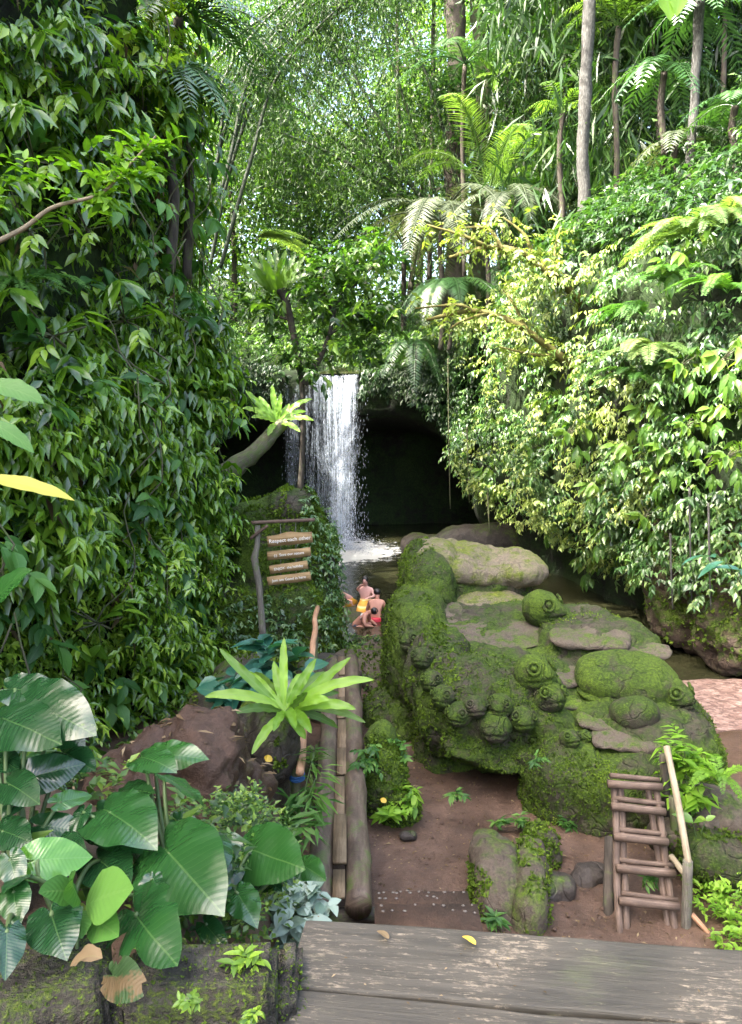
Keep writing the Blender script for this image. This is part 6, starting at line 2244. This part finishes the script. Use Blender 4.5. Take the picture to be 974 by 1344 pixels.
def sit(yaw, lean, knee=(.16, -.42, .02), ankle=(.15, -.50, -.36), hands=None, head_turn=0, hd=0.0):
    """seated pose facing -y, rotated by yaw; lean tips the trunk forward"""
    cl, sl = math.cos(lean), math.sin(lean)
    T = lambda x, y, z: (x, y * cl - z * sl * 1.0, z * cl + y * sl * 0 + 0)
    J = {'pelvis': (0, 0, 0), 'belly': T(0, 0, .18), 'chest': T(0, 0, .40), 'neck': T(0, 0, .56)}
    nk = np.array(J['neck'])
    dh = np.array([0, -math.sin(lean + hd), math.cos(lean + hd)])
    J['chin'] = nk + dh * .07
    J['head'] = nk + dh * .16
    J['crown'] = nk + dh * .25
    ch = np.array(J['chest'])
    for s, k in (('l', -1), ('r', 1)):
        J['shoulder' + s] = np.array(T(k * .17, 0, .48))
        hx = (hands or {}).get(s, (k * .16, -.30, .14))
        J['palm' + s] = np.array(hx)
        sh = J['shoulder' + s]
        el = (sh + np.array(hx)) / 2 + np.array([k * .10, .05, -.08])
        J['elbow' + s] = el
        J['wrist' + s] = el + (np.array(hx) - el) * .78
        J['hip' + s] = np.array([k * .09, -.03, -.01])
        J['knee' + s] = np.array([k * knee[0], knee[1], knee[2]])
        J['ankle' + s] = np.array([k * ankle[0], ankle[1], ankle[2]])
        J['toe' + s] = np.array([k * ankle[0], ankle[1] - .15, ankle[2] - .05])
    c, s_ = math.cos(yaw), math.sin(yaw)
    Rm = np.array([[c, -s_, 0], [s_, c, 0], [0, 0, 1]])
    return {k: Rm @ np.array(p) for k, p in J.items()}, Rm


J, Rm = sit(R(-12), .05, (.12, -.36, -.10), (.10, -.46, -.42), {'l': (-.08, -.20, .62), 'r': (.12, -.26, .30)}, hd=.1)
p = at(480, 795, 20.3)
person('bather in a yellow striped sarong facing the camera with a hand at the face', p + UP * -.02, J, 1.0,
       [('sarong', [Rm @ np.array(q) for q in [(0, 0, .22), (0, -.04, .06), (0, -.26, -.03), (0, -.42, -.16), (0, -.48, -.40)]], [.15, .19, .20, .19, .20], 'striped_cloth')], 'skin_pink', .10, .25, Rm @ np.array([0, -1, 0]))
J, Rm = sit(R(168), .28, (.17, -.40, .05), (.15, -.42, -.35), hd=.25)
p = at(493, 815, 19.3)
person('bare-backed bather sitting in the water with a red cloth, back to the camera', p, J, 1.1,
       [('red_cloth', [Rm @ np.array(q) for q in [(0, .03, .10), (0, .02, -.04), (0, -.12, -.06), (0, -.3, -.02)]], [.165, .20, .21, .19], 'red_cloth')], 'skin_tan', .10, 0, Rm @ np.array([0, -1, 0]))
J, Rm = sit(R(-60), .95, (.15, -.36, .06), (.15, -.42, -.35), {'l': (-.12, -.55, .02), 'r': (.14, -.55, .02)}, hd=.3)
p = at(462, 789, 20.9)
person('bather bending over with a yellow cloth at the waist beside the rock mound', p, J, 1.05,
       [('yellow_cloth', [Rm @ np.array(q) for q in [(0, .02, .08), (0, -.06, -.02), (0, -.25, -.05), (0, -.36, -.25)]], [.16, .19, .18, .15], 'yellow_cloth')], 'skin_pink', .095, 0, Rm @ np.array([0, -1, 0]))
J, Rm = sit(R(75), .75, (.15, -.40, .10), (.15, -.46, -.28), {'l': (-.15, -.50, .12), 'r': (.15, -.50, .12)}, hd=.5)
p = at(464, 824, 18.9)
person('crouching bather in dark shorts with a pale strap, nearest to the rock mound', p, J, 1.1,
       [('shorts', [Rm @ np.array(q) for q in [(0, .02, .07), (0, -.05, -.02), (0, -.20, .02)]], [.165, .20, .17], 'navy_cloth'),
        ('strap', [Rm @ np.array(q) for q in [(-.17, -.26, .30), (0, -.22, .36), (.17, -.26, .30)]], [.03, .03, .03], 'white_cloth')], 'skin_tan', .095, 0, Rm @ np.array([0, -1, 0]))
boulder('grey shoal of rock under the bathers at the pool edge', [(452, 815, 19.9, .9, 1.0, .28, 2.6), (480, 812, 20.0, .6, .8, .16, 2.6)], 'bare_rock', .05, 61, 0, 'rock_shoal', 'rock')

# unseen trees added on the left rim to keep sun off the landing
for i, (x, y) in enumerate([(-9.6, 6.5), (-10.4, 3.0), (-11, 0.0), (-11.5, -3.5), (-12, -6.5)]):
    tree('rim_tree', ['rim tree above the lime twig on the left cliff', 'rim tree on the left cliff beyond the left edge', 'rim tree on the left cliff beside the viewpoint', 'rim tree on the left cliff behind the viewpoint', 'last rim tree on the left cliff, farthest behind the viewpoint'][i], x, y, 6.5, .18, 2.6, 7000, 'lf_back_dark', .34, (.2, 0), 7, 'bark_dark', None, 90 + i, low=.6)
#@@LIGHT
w = bpy.data.worlds.new('World')
sc.world = w
w.use_nodes = True
nt = w.node_tree
bg = nt.nodes['Background']
sky = nt.nodes.new('ShaderNodeTexSky')
sky.sky_type = 'NISHITA'
sky.sun_disc = False
SUN = nz(np.array([-.74, -.34, 1.0]))
el = math.asin(SUN[2])
az = math.atan2(SUN[0], SUN[1])
sky.sun_elevation = el
sky.sun_rotation = az
sky.air_density = .8
sky.ozone_density = .3
sky.dust_density = 7
nt.links.new(sky.outputs[0], bg.inputs[0])
bg.inputs[1].default_value = .15
sd = bpy.data.lights.new('sun', 'SUN')
sd.energy = 2.4
sd.angle = R(.5)
sd.color = (1, .95, .86)
so = bpy.data.objects.new('sun', sd)
COL.objects.link(so)
so.rotation_euler = Vector(SUN).to_track_quat('Z', 'Y').to_euler()
sc.view_settings.view_transform = 'Standard'
sc.view_settings.look = 'None'
sc.view_settings.gamma = 1
sc.view_settings.use_curve_mapping = False
sc.view_settings.exposure = 3.7
sc.render.engine = 'CYCLES'
cy = sc.cycles
cy.max_bounces = 6
cy.diffuse_bounces = 3
cy.glossy_bounces = 2
cy.transmission_bounces = 4
cy.transparent_max_bounces = 8
cy.use_denoising = True
cy.sample_clamp_indirect = 6
